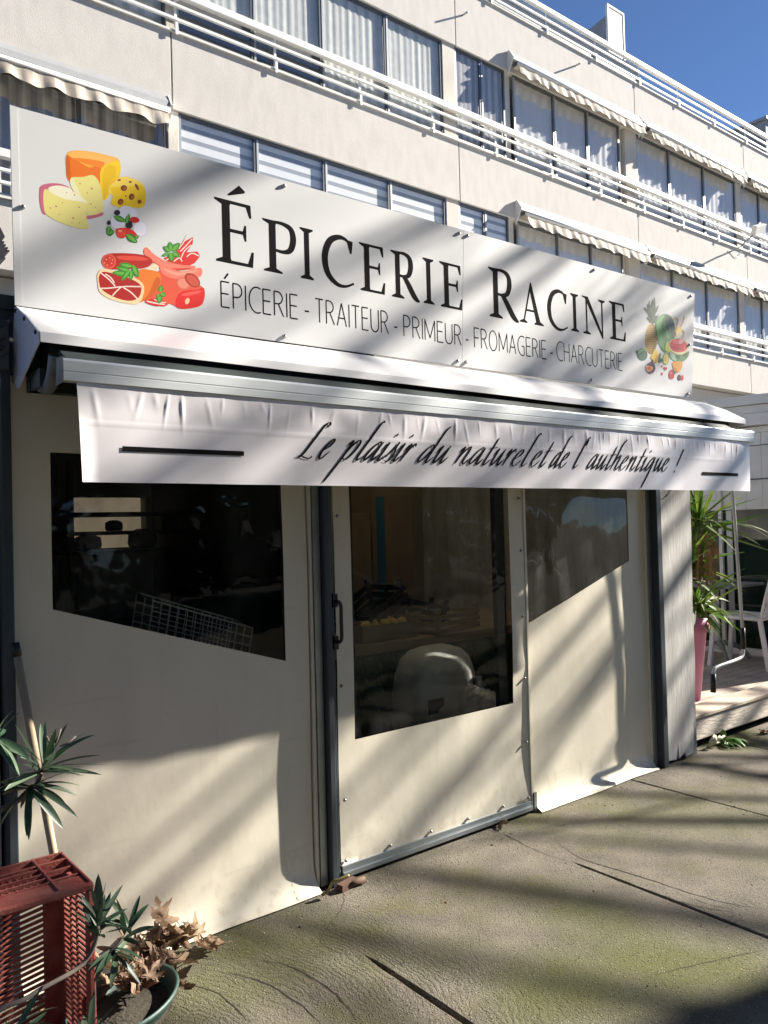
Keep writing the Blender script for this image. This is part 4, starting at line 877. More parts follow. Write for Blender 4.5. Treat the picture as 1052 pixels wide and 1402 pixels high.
# ------------------------------------------------------------------ ground
def concrete(name):
    m = bpy.data.materials.new(name); m.use_nodes = True; t = m.node_tree; b = t.nodes['Principled BSDF']; N = t.nodes.new; Lk = t.links.new
    b.inputs['Roughness'].default_value = .93; b.inputs['Specular IOR Level'].default_value = .25
    g = N('ShaderNodeNewGeometry')
    def noise(sc, det=5, rough=.55, src=None):
        n = N('ShaderNodeTexNoise'); n.inputs['Scale'].default_value = sc; n.inputs['Detail'].default_value = det; n.inputs['Roughness'].default_value = rough; Lk(src or g.outputs['Position'], n.inputs[0]); return n.outputs[0]
    def rng(s, a, c, o0=0, o1=1): r = N('ShaderNodeMapRange'); r.inputs[1].default_value = a; r.inputs[2].default_value = c; r.inputs[3].default_value = o0; r.inputs[4].default_value = o1; Lk(s, r.inputs[0]); return r.outputs[0]
    def mix(f, a, c, mode='MIX'):
        x = N('ShaderNodeMix'); x.data_type = 'RGBA'; x.blend_type = mode
        if isinstance(f, float): x.inputs[0].default_value = f
        else: Lk(f, x.inputs[0])
        for s, i in ((a, 6), (c, 7)):
            if isinstance(s, tuple): x.inputs[i].default_value = (*s, 1)
            else: Lk(s, x.inputs[i])
        return x.outputs[2]
    def math_(op, a, c=None):
        x = N('ShaderNodeMath'); x.operation = op
        for s, i in ((a, 0), (c, 1)):
            if s is None: continue
            if isinstance(s, (int, float)): x.inputs[i].default_value = s
            else: Lk(s, x.inputs[i])
        return x.outputs[0]
    big = noise(.9, 4); mid = noise(4.5, 5); fine = noise(60, 3); grit = noise(190, 2)
    col = mix(rng(mid, .35, .7), (.19, .168, .135), (.112, .10, .082))
    col = mix(rng(big, .47, .66), col, (.105, .11, .04))          # moss film
    col = mix(rng(noise(2.2, 6, .65), .52, .74, 0, .8), col, (.13, .125, .04))
    col = mix(rng(noise(1.4, 3), .56, .72, 0, .6), col, (.13, .115, .085))        # damp, worn patches
    vor = N('ShaderNodeTexVoronoi'); vor.inputs['Scale'].default_value = 105; Lk(g.outputs['Position'], vor.inputs[0])
    peb = rng(vor.outputs['Distance'], .12, .34, 1, 0)
    sep = N('ShaderNodeSeparateXYZ'); Lk(vor.outputs['Color'], sep.inputs[0])
    pale = math_('MULTIPLY', peb, rng(sep.outputs[0], .5, .75)); dark = math_('MULTIPLY', peb, rng(sep.outputs[1], .52, .78))
    col = mix(math_('MULTIPLY', pale, .85), col, (.42, .38, .31)); col = mix(math_('MULTIPLY', dark, .9), col, (.03, .027, .02))
    col = mix(rng(grit, .45, .62, 0, .55), col, mix(1.0, col, (.45, .44, .40), 'MULTIPLY'))
    # broom fans: concentric arcs about points along the slab, broken up by noise
    mp = N('ShaderNodeMapping'); Lk(g.outputs['Position'], mp.inputs[0])
    s = N('ShaderNodeSeparateXYZ'); Lk(g.outputs['Position'], s.inputs[0])
    px_ = math_('SUBTRACT', s.outputs[0], .75)
    py_ = math_('SUBTRACT', s.outputs[1], 2.3)
    rad = math_('SQRT', math_('ADD', math_('MULTIPLY', px_, px_), math_('MULTIPLY', py_, py_)))
    wob_ = noise(3.0, 4)
    ph = math_('ADD', math_('MULTIPLY', rad, 270.), math_('MULTIPLY', wob_, 60.))
    ph2 = math_('ADD', ph, math_('MULTIPLY', noise(40, 2), 4.0))
    wave = math_('SINE', ph2)
    mask = math_('MULTIPLY', rng(noise(1.9, 5), .42, .58), math_('MAXIMUM', rng(s.outputs[0], 2.3, 1.8), math_('MULTIPLY', rng(s.outputs[0], 2.6, 2.9), rng(s.outputs[1], 1.9, 1.5))))
    groove = math_('MULTIPLY', rng(wave, -.2, 1.0), mask)
    line = math_('MULTIPLY', math_('MULTIPLY', rng(wave, .7, .98), mask), rng(noise(9, 3), .40, .55))
    col = mix(math_('MULTIPLY', line, .6), col, (.06, .055, .035))
    Lk(col, b.inputs['Base Color'])
    h = math_('ADD', math_('MULTIPLY', groove, -.15), math_('ADD', math_('MULTIPLY', fine, .5), math_('ADD', math_('MULTIPLY', grit, .6), math_('MULTIPLY', peb, .7))))
    h = math_('ADD', h, math_('MULTIPLY', mid, .5))
    bp = N('ShaderNodeBump'); bp.inputs['Strength'].default_value = .8; bp.inputs['Distance'].default_value = .008; Lk(h, bp.inputs['Height']); Lk(bp.outputs[0], b.inputs['Normal'])
    return m
CONC = concrete('brushed_concrete')
SOIL = mat('joint_soil', (.045, .038, .026), .95, var=.5, scale=14, bump=.6, bscale=60)
GROUND = mat('outer_ground', (.07, .067, .06), .95, var=.3, scale=1.5, bump=.3, bscale=40)
mb = MB(); mb.poly([(-400, -400, -.03), (600, -400, -.03), (600, 600, -.03), (-400, 600, -.03)]); structure(mb.build('ground', GROUND))
mb = MB(); mb.poly([(-9, -7, -.022), (16, -7, -.022), (16, 3.6, -.022), (-9, 3.6, -.022)]); structure(mb.build('joint_bed', SOIL))
JX = [1.74+1.19*k for k in range(-8, 12)]
def CH(x, y): return .005*(1.0 if y < 2.3 or x > 4 else max(.02, 1-(y-2.3)/.06))
def edge(x, y, s, ja):
    k_ = 1.0 if y < 2.3 else max(.0, 1-(y-2.3)/.06)
    if x > 4: k_ = 1
    return x+s*(ja+.003*nz(y*9, x*7)+.004*nz(y*31, x)+.004*max(0, nz(y*2.3, x*3)))*k_
for k, (a, b) in enumerate(zip(JX[:-1], JX[1:])):
    mb = MB(); n = 90; y0, y1 = -6.9, 3.02+.0*k
    ja = .0085 if abs(a-1.74) < .01 else .006; jb = .0085 if abs(b-1.74) < .01 else .006
    if abs(a-4.12) < .01: ja = .003
    if abs(b-4.12) < .01: jb = .003
    ys = [y0+(y1-y0)*(1-(1-i/n)**1.7) for i in range(n+1)]
    L = [[(edge(a, y, 1, ja), y, -.021), (edge(a, y, 1, ja), y, -.0002-.8*CH(a, y)), (edge(a, y, 1, ja)+CH(a, y), y, -.0002)]+[(a+(b-a)*q, y, .003*nz(a+(b-a)*q*1.0, y*.8)*0) for q in (.25, .5, .75)]+[(edge(b, y, -1, jb)-CH(b, y), y, -.0002), (edge(b, y, -1, jb), y, -.0002-.8*CH(b, y)), (edge(b, y, -1, jb), y, -.021)] for y in ys]
    base = len(mb.v)
    for row in L: mb.v += row
    for i in range(n):
        for j in range(8): q = base+i*9+j; mb.face((q, q+1, q+10, q+9))
    structure(mb.build('pavement', CONC))
CRK = mat('crack_dirt', (.035, .03, .022), .95)
def crack(pts, w_):
    mb = MB(); q = smooth_open([tuple(atZ(x, y, .0)) for x, y in pts], 14); n = len(q)
    for i in range(n-1):
        (x0, y0, _), (x1, y1, _) = q[i], q[i+1]; d = Vector((x1-x0, y1-y0, 0)).normalized(); s_ = Vector((-d.y, d.x, 0))
        a = w_*(.5+.9*abs(nz(x0*23, y0*23)))*math.sin(math.pi*(.04+.92*i/n)); b = w_*(.5+.9*abs(nz(x1*23, y1*23)))*math.sin(math.pi*(.04+.92*(i+1)/n)); j0 = .006*nz(x0*17, y0*17); j1 = .006*nz(x1*17, y1*17)
        p0 = Vector((x0, y0, .0012))+s_*j0; p1 = Vector((x1, y1, .0012))+s_*j1; mb.poly([p0-s_*a, p0+s_*a, p1+s_*b, p1-s_*b])
    structure(mb.build('pavement_crack', CRK))
for pts, w_ in ((((760, 1150), (796, 1175), (876, 1200), (976, 1232), (1060, 1248)), .004), (((905, 1225), (950, 1240), (1006, 1250)), .003), (((925, 1222), (970, 1238), (1010, 1246)), .002), (((640, 1130), (690, 1143), (735, 1165), (780, 1180)), .003), (((300, 1330), (360, 1345), (410, 1375), (440, 1402)), .0035), (((330, 1310), (400, 1325), (460, 1362), (490, 1402)), .003), (((470, 1205), (470, 1240), (440, 1290), (500, 1312)), .002), (((250, 1345), (300, 1362), (345, 1402)), .003), (((880, 1340), (960, 1320), (1052, 1300)), .002)): crack(pts, w_)
# ------------------------------------------------------------------ deck
DECKW = mat('grey_deck_wood', (.50, .42, .34), .8, var=.35, scale=3, stretch=(1, 1, 1), bump=.2, bscale=40)
FASC = mat('whitewashed_wood', (.64, .57, .49), .8, var=.25, scale=6, stretch=(.5, 1, 3), bump=.3, bscale=30)
EDGEW = mat('pale_edge_board', (.56, .47, .37), .8, var=.25, scale=5, stretch=(.4, 3, 1), bump=.2, bscale=40)
deck = thing('wooden_deck', 'weathered timber deck with pale edge board beside the shop', 'deck', (6.3, 5.5, 0))
DZ = .2
random.seed(8); y = 3.142
k = 0
while y < 9.8:
    if k < 62:
        mb = MB(); mb.box((4.9, y, DZ-.028), (7.66, y+.093, DZ-.0)); mb.build('deck_board', DECKW, deck)
    k += 1; y += .1
mb = MB(); mb.box((4.86, 2.945, DZ), (14, 3.135, DZ+.028)); mb.build('edge_board', EDGEW, deck, bevel=.006)
mb = MB(); mb.box((4.9, 2.955, .055), (14, 2.985, DZ-.004)); mb.build('fascia_board', FASC, deck, bevel=.005)
mb = MB()
for x in (5.2, 6.4, 7.6): mb.box((x, 3.2, -.02), (x+.08, 9.5, DZ-.03))
mb.build('joist', DARKIN, deck)
mb = MB()
for x in (4.955, 4.985, 5.61, 5.63): mb.lathe([(0, .003), (.004, .002), (.0045, 0)], (x, 2.953, .16 if x < 5.62 else .10), 8, M=Matrix.Rotation(R(90), 3, 'X'))
mb.build('nail_head', BLACK, deck)
# ------------------------------------------------------------------ neighbouring veranda
SIDING = mat('white_siding', (.84, .83, .79), .55, var=.10, scale=3, stretch=(1, 1, 2))
GREEN_G = glass('dark_green_glass', (.30, .38, .33), ior=1.5, rough=.02, wav=.06)
DKGREEN = mat('dark_green_board', (.12, .19, .14), .6, var=.4, scale=4)
ver = thing('neighbour_veranda', 'white clad veranda with dark green glazing at the back of the deck', 'veranda', (9, 6, 0))
VX = 7.67
mb = MB()
y = 2.98
while y < 9.9: mb.box((VX, y, 1.62), (VX+.03, y+.158, 2.36)); y += .16
mb.build('upper_cladding', SIDING, ver, bevel=.003)
def slope_z(y): return 2.87-(4.36-y)*.12
mb = MB()
for i, (z0, z1, o) in enumerate(((-.09, .0, -.10), (-.17, -.095, -.06), (-.29, -.175, -.08))):
    mb.prism([(VX+o, 2.9, slope_z(2.9)+z0), (VX+o, 9.9, slope_z(4.4)+z0), (VX+o, 9.9, slope_z(4.4)+z1), (VX+o, 2.9, slope_z(2.9)+z1)], (5.5, 0, 0))
mb.build('roof_edge', SIDING, ver)
mb = MB(); mb.box((VX+.001, 2.98, 2.362), (VX+.04, 9.9, 2.42)); mb.build('gutter_board', SIDING, ver)
mb = MB(); mb.box((VX-.012, 2.99, 2.235), (VX-.001, 9.9, 2.242)); mb.box((VX-.012, 2.99, 1.905), (VX-.001, 9.9, 1.918)); mb.build('cladding_joint', ALUD, ver)
mb = MB(); mb.poly([(VX+.015, 2.99, .26), (VX+.015, 9.9, .26), (VX+.015, 9.9, 1.62), (VX+.015, 2.99, 1.62)]); mb.build('glazing', GREEN_G, ver)
mb = MB(); mb.box((VX+.12, 3.0, .2), (VX+.14, 9.9, 1.62)); mb.build('inner_blind', DKGREEN, ver)
mb = MB(); mb.box((VX-.03, 2.98, .2), (VX+.03, 9.9, .262)); mb.build('bottom_rail', SIDING, ver)
for y, w_ in ((4.185, .035), (2.98, .06), (5.6, .035), (7.0, .035)):
    mb = MB(); mb.box((VX-.035, y, .263), (VX-.004, y+w_, 2.34)); mb.build('upright', SIDING, ver)
mb = MB(); mb.box((VX-.012, 4.09, .263), (VX-.003, 4.15, 1.615)); mb.build('inner_upright', ALU, ver)
mb = MB(); mb.box((VX-.01, 2.99, .675), (VX-.003, 9.9, .69)); mb.build('glazing_bar', ALUD, ver)
mb = MB(); mb.box((VX+.05, 2.98, 0), (13, 3.06, 2.62)); mb.box((13.01, 2.98, 0), (13.1, 9.9, 2.62)); mb.build('front_wall', SIDING, ver)
mb = MB(); mb.box((VX-.05, 4.44, 1.70), (VX-.002, 4.53, 1.83)); mb.build('meter_box', mat('meter_grey', (.25, .25, .24), .5), ver, bevel=.008)
# ------------------------------------------------------------------ terrace furniture
CHW = mat('white_chair_plastic', (.82, .82, .84), .4)
def perforated(fn, nu, nv, seed, th=.008):
    """organic perforated shell: jittered cells, each cell a ring"""
    rnd = random.Random(seed); mb = MB()
    P = [[(min(1, max(0, (i+(rnd.uniform(-.3, .3) if 0 < i < nu else 0))/nu)), min(1, max(0, (j+(rnd.uniform(-.3, .3) if 0 < j < nv else 0))/nv))) for i in range(nu+1)] for j in range(nv+1)]
    for j in range(nv):
        for i in range(nu):
            q = [P[j][i], P[j][i+1], P[j+1][i+1], P[j+1][i]]; c = (sum(a[0] for a in q)/4, sum(a[1] for a in q)/4); s = rnd.uniform(.5, .74)
            r_ = [(c[0]+(a[0]-c[0])*s, c[1]+(a[1]-c[1])*s) for a in q]
            rr = smooth_closed(r_, 2)
            for k in range(4):
                a, b = q[k], q[(k+1) % 4]; m0 = rr[2*k]; m1 = rr[2*k+1]; m2 = rr[(2*k+2) % 8]
                mb.poly([fn(*a), fn(*b), fn(*m2), fn(*m1), fn(*m0)])
    return mb
def make_chair(label, loc, rz):
    t = thing('terrace_chair', label, 'chair', loc, rz, 'white perforated chairs on the deck')
    M = Matrix.Translation(loc)@Matrix.Rotation(rz, 4, 'Z')
    def fin(mb, nm, **k): mb.v = [tuple(M@Vector(p)) for p in mb.v]; return mb.build(nm, CHW, t, **k)
    seat = lambda u, v: ((u-.5)*(.40+.04*v), -.21+.43*v, .445-.012*math.sin(math.pi*v)*math.sin(math.pi*u)+.012*v)
    fin(perforated(seat, 8, 8, 3), 'seat', solid=.008)
    back = lambda u, v: ((u-.5)*(.42-.05*v*v), -.215-.09*v-.03*math.sin(math.pi*u)*(.3+.7*v), .46+.38*v)
    fin(perforated(back, 8, 8, 4), 'backrest', solid=.008)
    mb = MB(); mb.tube([back(0, i/8) for i in range(9)]+[back(i/8, 1) for i in range(1, 9)]+[back(1, 1-i/8) for i in range(1, 9)], .013, 8); fin(mb, 'back_frame')
    mb = MB(); mb.tube([seat(0, i/6) for i in range(7)]+[seat(i/6, 1) for i in range(1, 7)]+[seat(1, 1-i/6) for i in range(1, 7)]+[seat(0, 0)], .016, 8); fin(mb, 'seat_frame')
    for sx in (-1, 1):
        mb = MB(); mb.bar((sx*.20, .20, .45), (sx*.225, .245, 0), .038, .038, (0, 1, 0)); fin(mb, 'leg', bevel=.006)
        mb = MB(); mb.bar((sx*.195, -.20, .45), (sx*.225, -.275, 0), .038, .038, (0, 1, 0)); fin(mb, 'leg', bevel=.006)
    return t
make_chair('white perforated plastic chair turned with its back to the right edge of the photo', (7.11, 3.70, DZ), R(6))
make_chair('white perforated plastic chair behind the yucca, on the far side of the table', (7.14, 4.56, DZ), R(178))
tb = thing('terrace_table', 'small grey-topped terrace table on a grey pedestal with arched feet', 'table', (7.24, 4.05, DZ))
GREYT = mat('grey_table', (.22, .23, .235), .35)
mb = MB(); mb.box((6.92, 3.73, DZ+.70), (7.56, 4.37, DZ+.725)); mb.build('table_top', GREYT, tb, bevel=.008)
mb = MB(); mb.lathe([(.03, .10), (.035, .14), (.028, .2), (.028, .69), (.12, .698)], (7.24, 4.05, DZ), 14); mb.build('pedestal', CR, tb)
for k in range(4):
    a = R(45+90*k); mb = MB(); mb.tube(smooth_open([(7.24+math.cos(a)*.02, 4.05+math.sin(a)*.02, DZ+.16), (7.24+math.cos(a)*.14, 4.05+math.sin(a)*.14, DZ+.14), (7.24+math.cos(a)*.25, 4.05+math.sin(a)*.25, DZ+.07), (7.24+math.cos(a)*.29, 4.05+math.sin(a)*.29, DZ+.012)]), [.026]*8+[.018]*10+[.025], 8); mb.build('foot', GREYT, tb)
# pink planter and yucca
PINK = mat('pink_planter', (.62, .19, .34), .5, var=.12, scale=3)
pot = thing('pink_planter', 'tall tapered pink planter beside the corner board', 'planter', (5.345, 3.27, DZ))
mb = MB(); mb.lathe([(0, 0), (.115, 0), (.12, .005), (.175, .50), (.195, .505), (.20, .60), (.18, .605), (.175, .56), (0, .55)], (5.345, 3.27, DZ+.029), 28); mb.build('planter_body', PINK, pot)
mb = MB(); mb.lathe([(0, .562), (.17, .558), (.172, .54)], (5.345, 3.27, DZ+.029), 20); mb.build('soil', SOIL, pot)
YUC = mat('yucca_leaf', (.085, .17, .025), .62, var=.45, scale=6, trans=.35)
YUCY = mat('yucca_leaf_sunlit', (.17, .24, .03), .62, var=.3, scale=6, trans=.35)  # yellower copy of the leaf, sunlight put into its colour
DRY = mat('dry_leaf', (.33, .20, .09), .8, var=.4, scale=20)
BARK = mat('grey_brown_bark', (.13, .09, .06), .9, var=.4, scale=30, bump=.5, bscale=60)
yu = thing('yucca_plant', 'spiky green yucca with several rosettes growing in the pink planter', 'yucca', (5.345, 3.27, .78))
heads = [((5.66, 3.28, 1.52), 58, .47, 1), ((5.44, 3.30, 1.20), 46, .42, .7), ((5.45, 3.20, .93), 40, .40, .3), ((5.28, 3.40, 1.60), 36, .42, .8)]
mb = MB()
for (hx, hy, hz), n, ln, upb in heads: mb.tube(smooth_open([(5.345, 3.27, .78), (5.37, 3.28, .95), ((hx+5.35)/2, (hy+3.28)/2, (hz+.9)/2), (hx, hy, hz+.02)]), .028, 8)
mb.build('trunk', BARK, yu)
random.seed(12)
def blade(mb, p, d, ln, w_, droop, side=None):
    d = d.normalized(); s = d.cross(Vector((0, 0, 1)))
    if s.length < .05: s = Vector((1, 0, 0))
    s.normalize(); s = (Quaternion(d, random.uniform(-.9, .9))@s); n = 7; q = len(mb.v); P = p.copy()
    for i in range(n+1):
        t = i/n; ww = w_*(.55+.45*min(1, t*4))*(1-t**2.6)+.0006; nrm = d.cross(s)
        mb.v += [tuple(P-s*ww), tuple(P+nrm*ww*.25), tuple(P+s*ww)]
        d = (d+Vector((0, 0, -droop*(.4+t)/n*2))).normalized(); s = (s-d*s.dot(d)).normalized(); P = P+d*(ln/n)
    for i in range(n):
        a = q+i*3; mb.face((a, a+1, a+4, a+3), True); mb.face((a+1, a+2, a+5, a+4), True)
for hi, ((hx, hy, hz), n, ln, upb) in enumerate(heads):
    mb = MB()
    for i in range(n):
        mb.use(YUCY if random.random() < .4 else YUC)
        a = random.uniform(0, 2*math.pi); el = random.uniform(-.5, 1.35)*upb+random.uniform(-.15, .25) if hi != 2 else random.uniform(-.7, .9)
        d = Vector((math.cos(a)*math.cos(el), math.sin(a)*math.cos(el), math.sin(el)))
        if hy+d.y*ln*.9 < 2.95 and hx < 5.2: d.y = abs(d.y)
        blade(mb, Vector((hx, hy, hz))+d*.02+Vector((0, 0, random.uniform(-.10, .04))), d, ln*random.uniform(.6, 1.12), random.uniform(.011, .017), random.uniform(.05, .5)*(1.4 if el < .3 else .5))
    mb.build('leaf_rosette', None, yu)
mb = MB()
for i in range(40):
    x = 5.55+random.uniform(-.05, .08); y = 3.2+random.uniform(-.05, .08); z = 1.38+random.uniform(-.12, .06)
    blade(mb, Vector((x, y, z)), Vector((random.uniform(-.4, .4), random.uniform(-.4, .2), -.6)), random.uniform(.2, .42), random.uniform(.006, .012), 1.5)
mb.build('dead_leaves', DRY, yu)
# scraps of greens on the ground in front of the deck
VEG = mat('fresh_green_leaf', (.10, .24, .03), .5, var=.4, scale=25, trans=.2); STALK = mat('pale_stalk', (.62, .58, .42), .6, var=.2, scale=20)
vg = thing('vegetable_scrap', 'discarded leafy greens with pale stalks lying below the deck edge', 'scraps', (5.18, 2.87, 0))
mb = MB(); random.seed(6)
for i in range(26):
    d = Vector((random.uniform(-.2, 1), random.uniform(-1, .3), random.uniform(.0, .35))); blade(mb, Vector((5.22+random.uniform(-.08, .08), 2.88+random.uniform(-.05, .04), .012+random.random()*.03)), d, random.uniform(.07, .15), random.uniform(.008, .02), .8)
mb.build('leaves', VEG, vg)
mb = MB()
for i in range(7):
    p = Vector((5.15+random.uniform(-.10, .06), 2.90+random.uniform(-.03, .03), .015+.03*random.random())); mb.tube([p, p+Vector((random.uniform(.03, .09), random.uniform(-.04, .02), random.uniform(0, .05)))], [.012, .006], 7)
mb.build('stalks', STALK, vg)
# ------------------------------------------------------------------ left foreground
WPAN = mat('white_door_panel', (.72, .72, .71), .4, var=.05, scale=2)
nb = thing('neighbour_shutter', 'white panel closed beside the dark post at the left edge', 'shutter', (.2, 2.98, 0))
mb = MB()
for k in range(5): mb.box((.67-.2*(k+1)+.003, 2.96, .02), (.67-.2*k-.003, 3.0, 2.0))
mb.build('panel', WPAN, nb, bevel=.004)
mb = MB(); mb.box((-.45, 2.94, 2.002), (.67, 3.02, 2.06)); mb.build('head_rail', POST, nb)
# folded dark metal bracket and unidentified dark zigzag-edged object at the left edge
br = thing('awning_bracket', 'dark perforated metal bracket left of the awning hood', 'bracket', (.62, 2.85, 2.15))
mb = MB(); p = lambda x, y: atY(x, y, 2.86)
mb.prism([p(-14, 452), p(4, 449), p(10, 446), p(13, 470), p(12, 482), p(2, 488), p(-14, 492)], (0, .02, 0)); mb.prism([p(-14, 496), p(3, 489), p(12, 484), p(12, 505), p(0, 506), p(-14, 512)], (0, .05, 0)); mb.build('bracket_plate', mat('dark_bracket', (.06, .065, .065), .5), br)
mb = MB()
for x, y in ((1, 466), (5, 464), (1, 474), (5, 476), (-3, 470), (1, 479)): q = p(x, y); mb.lathe([(0, .004), (.005, .004), (.005, -.001)], (q.x, q.y-.001, q.z), 8, M=Matrix.Rotation(R(90), 3, 'X'))
mb.build('bracket_holes', BLACK, br)
mb = MB(); mb.tube([(.66, 2.92, 2.3), (.665, 2.9, 2.75)], .012, 8); mb.build('bracket_rod', ALURAIL, br)
jk = thing('dark_lantern', 'dark zigzag-edged lantern hanging at the left edge above the bracket', 'lantern', (.5, 2.6, 2.4))  # unidentified hanging shape, modelled only by its dark outline
mb = MB(); p = lambda x, y: atY(x, y, 2.6)
mb.prism([p(-30, 316), p(0, 310), p(7, 324), p(3, 329), p(9, 345), p(6, 351), p(8, 354), p(-30, 362)], (0, .10, 0))
for k, (x, y) in enumerate(((6, 331), (8, 335), (11, 339), (13, 343))): mb.prism([p(x-4, y-1), p(x, y-1), p(x, y+1.2), p(x-4, y+2)], (0, .06, 0))
mb.build('lantern_body', mat('navy_black', (.012, .011, .02), .5), jk)
mb = MB(); mb.tube([p(-12, 316), p(-12, 250), (p(-12, 250).x, 2.95, p(-12, 250).z)], .006, 6); mb.build('hook', BLACK, jk)
# broom handle
STICK = mat('pale_broom_wood', (.44, .32, .20), .6, var=.2, scale=12, stretch=(2, 2, .4))
bs = thing('broom_stick', 'wooden broom stick with a black cap leaning against the left vinyl wall', 'broom', (.80, 2.80, .1))
a, b = Vector((.705, 2.905, 1.19)), Vector((.80, 2.76, .36)); e = b+(b-a)*.38
mb = MB(); mb.tube([a.lerp(b, .05), b, e], .0135, 10); mb.build('stick', STICK, bs)
mb = MB(); mb.tube([a, a.lerp(b, .055)], .0155, 10); mb.build('stick_cap', BLACK, bs)
mb = MB(); mb.box((e.x-.12, e.y-.03, e.z-.06), (e.x+.12, e.y+.03, e.z)); mb.build('broom_head', DRY, bs)
# red crate standing on end, open side to the street
REDP = mat('red_crate_plastic', (.20, .028, .022), .6, var=.4, scale=13, col2=(.33, .11, .085), bump=.15, bscale=120)
rc = thing('red_crate', 'scuffed red slatted plastic crate standing on its end at the left corner', 'crate', (.53, 2.38, 0))
CX0, CX1, CY0, CY1, CZ0, CZ1 = .33, .735, 2.235, 2.52, .004, .60
t_ = .007
# open rim facing the street
mb = MB(); r0 = .022
mb.box((CX0, CY0, CZ1-.020), (CX1, CY0+.018, CZ1)); mb.box((CX0, CY0, CZ0), (CX1, CY0+.018, CZ0+.02)); mb.box((CX0, CY0, CZ0+.0205), (CX0+.02, CY0+.018, CZ1-.0205)); mb.box((CX1-.02, CY0, CZ0+.0205), (CX1, CY0+.018, CZ1-.0205)); mb.build('rim', REDP, rc, bevel=.005)
# top end wall: outside ribbing and slots
mb = MB()
mb.box((CX0+.002, CY0+.019, CZ1-.012), (CX1-.002, CY0+.09, CZ1-.006)); mb.box((CX0+.002, CY1-.06, CZ1-.03), (CX1-.002, CY1-.052, CZ1-.002)); mb.box((CX0, CY1-.008, CZ1-.04), (CX1, CY1, CZ1))
for x in (CX0, CX1-.09, CX1-.008): mb.box((x, CY0+.0185, CZ1-.03), (x+.007, CY1-.0085, CZ1-.001))
for y in (.09, .125, .16, .2): mb.box((CX0+.002, CY0+y, CZ1-.022), (CX1-.092, CY0+y+.006, CZ1-.003))
for k in range(16): x = CX0+.01+k*.0185; mb.box((x, CY0+.097, CZ1-.02), (x+.007, CY0+.225, CZ1-.012))
mb.box((CX1-.085, CY0+.10, CZ1-.02), (CX1-.007, CY0+.107, CZ1-.004)); mb.box((CX1-.085, CY0+.165, CZ1-.02), (CX1-.007, CY0+.172, CZ1-.004)); mb.box((CX1-.085, CY1-.05, CZ1-.02), (CX1-.007, CY1-.044, CZ1-.004))
mb.box((CX0+.002, CY0+.096, CZ1-.04), (CX1-.002, CY1-.06, CZ1-.036)); mb.build('end_wall', REDP, rc, bevel=.0015)
mb = MB(); mb.box((CX0+.002, CY0+.019, CZ0+.001), (CX1-.002, CY1, CZ0+.008)); mb.build('end_wall', REDP, rc)
def slatwall(name, fn, la, lb, n, mid=None):
    """slats leaning along a wall; fn(a, z, depth) -> point; a in [la, lb]"""
    mb = MB()
    def bx(a0, a1, z0, z1, d0, d1, lean=0):
        q = [fn(a0, z0, d0), fn(a1, z0+lean, d0), fn(a1, z1+lean, d0), fn(a0, z1, d0)]; q2 = [fn(a0, z0, d1), fn(a1, z0+lean, d1), fn(a1, z1+lean, d1), fn(a0, z1, d1)]
        k = len(mb.v); mb.v += [tuple(p) for p in q+q2]
        for f in ((0,1,2,3),(7,6,5,4),(0,4,5,1),(1,5,6,2),(2,6,7,3),(3,7,4,0)): mb.face([k+i for i in f])
    return mb, bx
# right side wall (x = CX1): frame + slats sloping down to the street, with vertical ribs
mb, bx = slatwall('w', lambda a, z, d: (CX1-.004-d, a, z), 0, 1, 1)
bx(CY0+.0185, CY0+.055, CZ0+.01, CZ1-.042, 0, .006); bx(CY1-.04, CY1-.001, CZ0+.01, CZ1-.042, 0, .006)
for k in range(33): z = CZ0+.03+k*.0158; bx(CY0+.056, CY1-.041, z+.022, z+.0295, .0005, .0055, -.022)
for y in (CY0+.115, CY0+.17): bx(y, y+.009, CZ0+.01, CZ1-.042, .006, .010)
bx(CY0+.056, CY0+.068, CZ0+.10, CZ0+.26, .0062, .016)
mb.build('side_wall', REDP, rc)
mb, bx = slatwall('w', lambda a, z, d: (CX0+.004+d, a, z), 0, 1, 1)
bx(CY0+.0185, CY0+.055, CZ0+.01, CZ1-.042, 0, .006); bx(CY1-.04, CY1-.001, CZ0+.01, CZ1-.042, 0, .006)
for k in range(33): z = CZ0+.03+k*.0158; bx(CY0+.056, CY1-.041, z+.022, z+.0295, .0005, .0055, -.022)
mb.build('side_wall', REDP, rc)
# crate floor (now the back): diagonal slats
mb, bx = slatwall('w', lambda a, z, d: (a, CY1-.002-d, z), 0, 1, 1)
bx(CX1-.06, CX1-.012, CZ0+.01, CZ1-.042, 0, .008); bx(CX0+.012, CX0+.04, CZ0+.01, CZ1-.042, 0, .008)
for k in range(31): z = CZ0+.012+k*.0168; bx(CX0+.041, CX1-.061, z, z+.0085, .001, .007, .045)
mb.build('crate_floor', REDP, rc)
# low green bowl with fallen leaves
BOWL = mat('dusty_green_plastic', (.045, .095, .08), .5, var=.25, scale=10, bump=.06, bscale=60)
bw = thing('green_planter_bowl', 'low dusty green oval planter bowl beside the red crate', 'planter', (.93, 2.49, 0))
BC = Vector((.895, 2.475, 0)); BA = math.atan2(.56, .83)
mb = MB(); mb.lathe([(0, .004), (.62, .004), (.80, .05), (.93, .105), (1.0, .108), (1.03, .117), (1.0, .126), (.95, .12), (.90, .10), (.62, .03), (0, .03)], BC, 44, sx=.20, sy=.145, rz=BA); mb.build('bowl', BOWL, bw)
mb = MB(); mb.lathe([(0, .085), (.86, .08), (.88, .06)], BC, 30, sx=.20, sy=.145, rz=BA); mb.build('potting_soil', SOIL, bw)
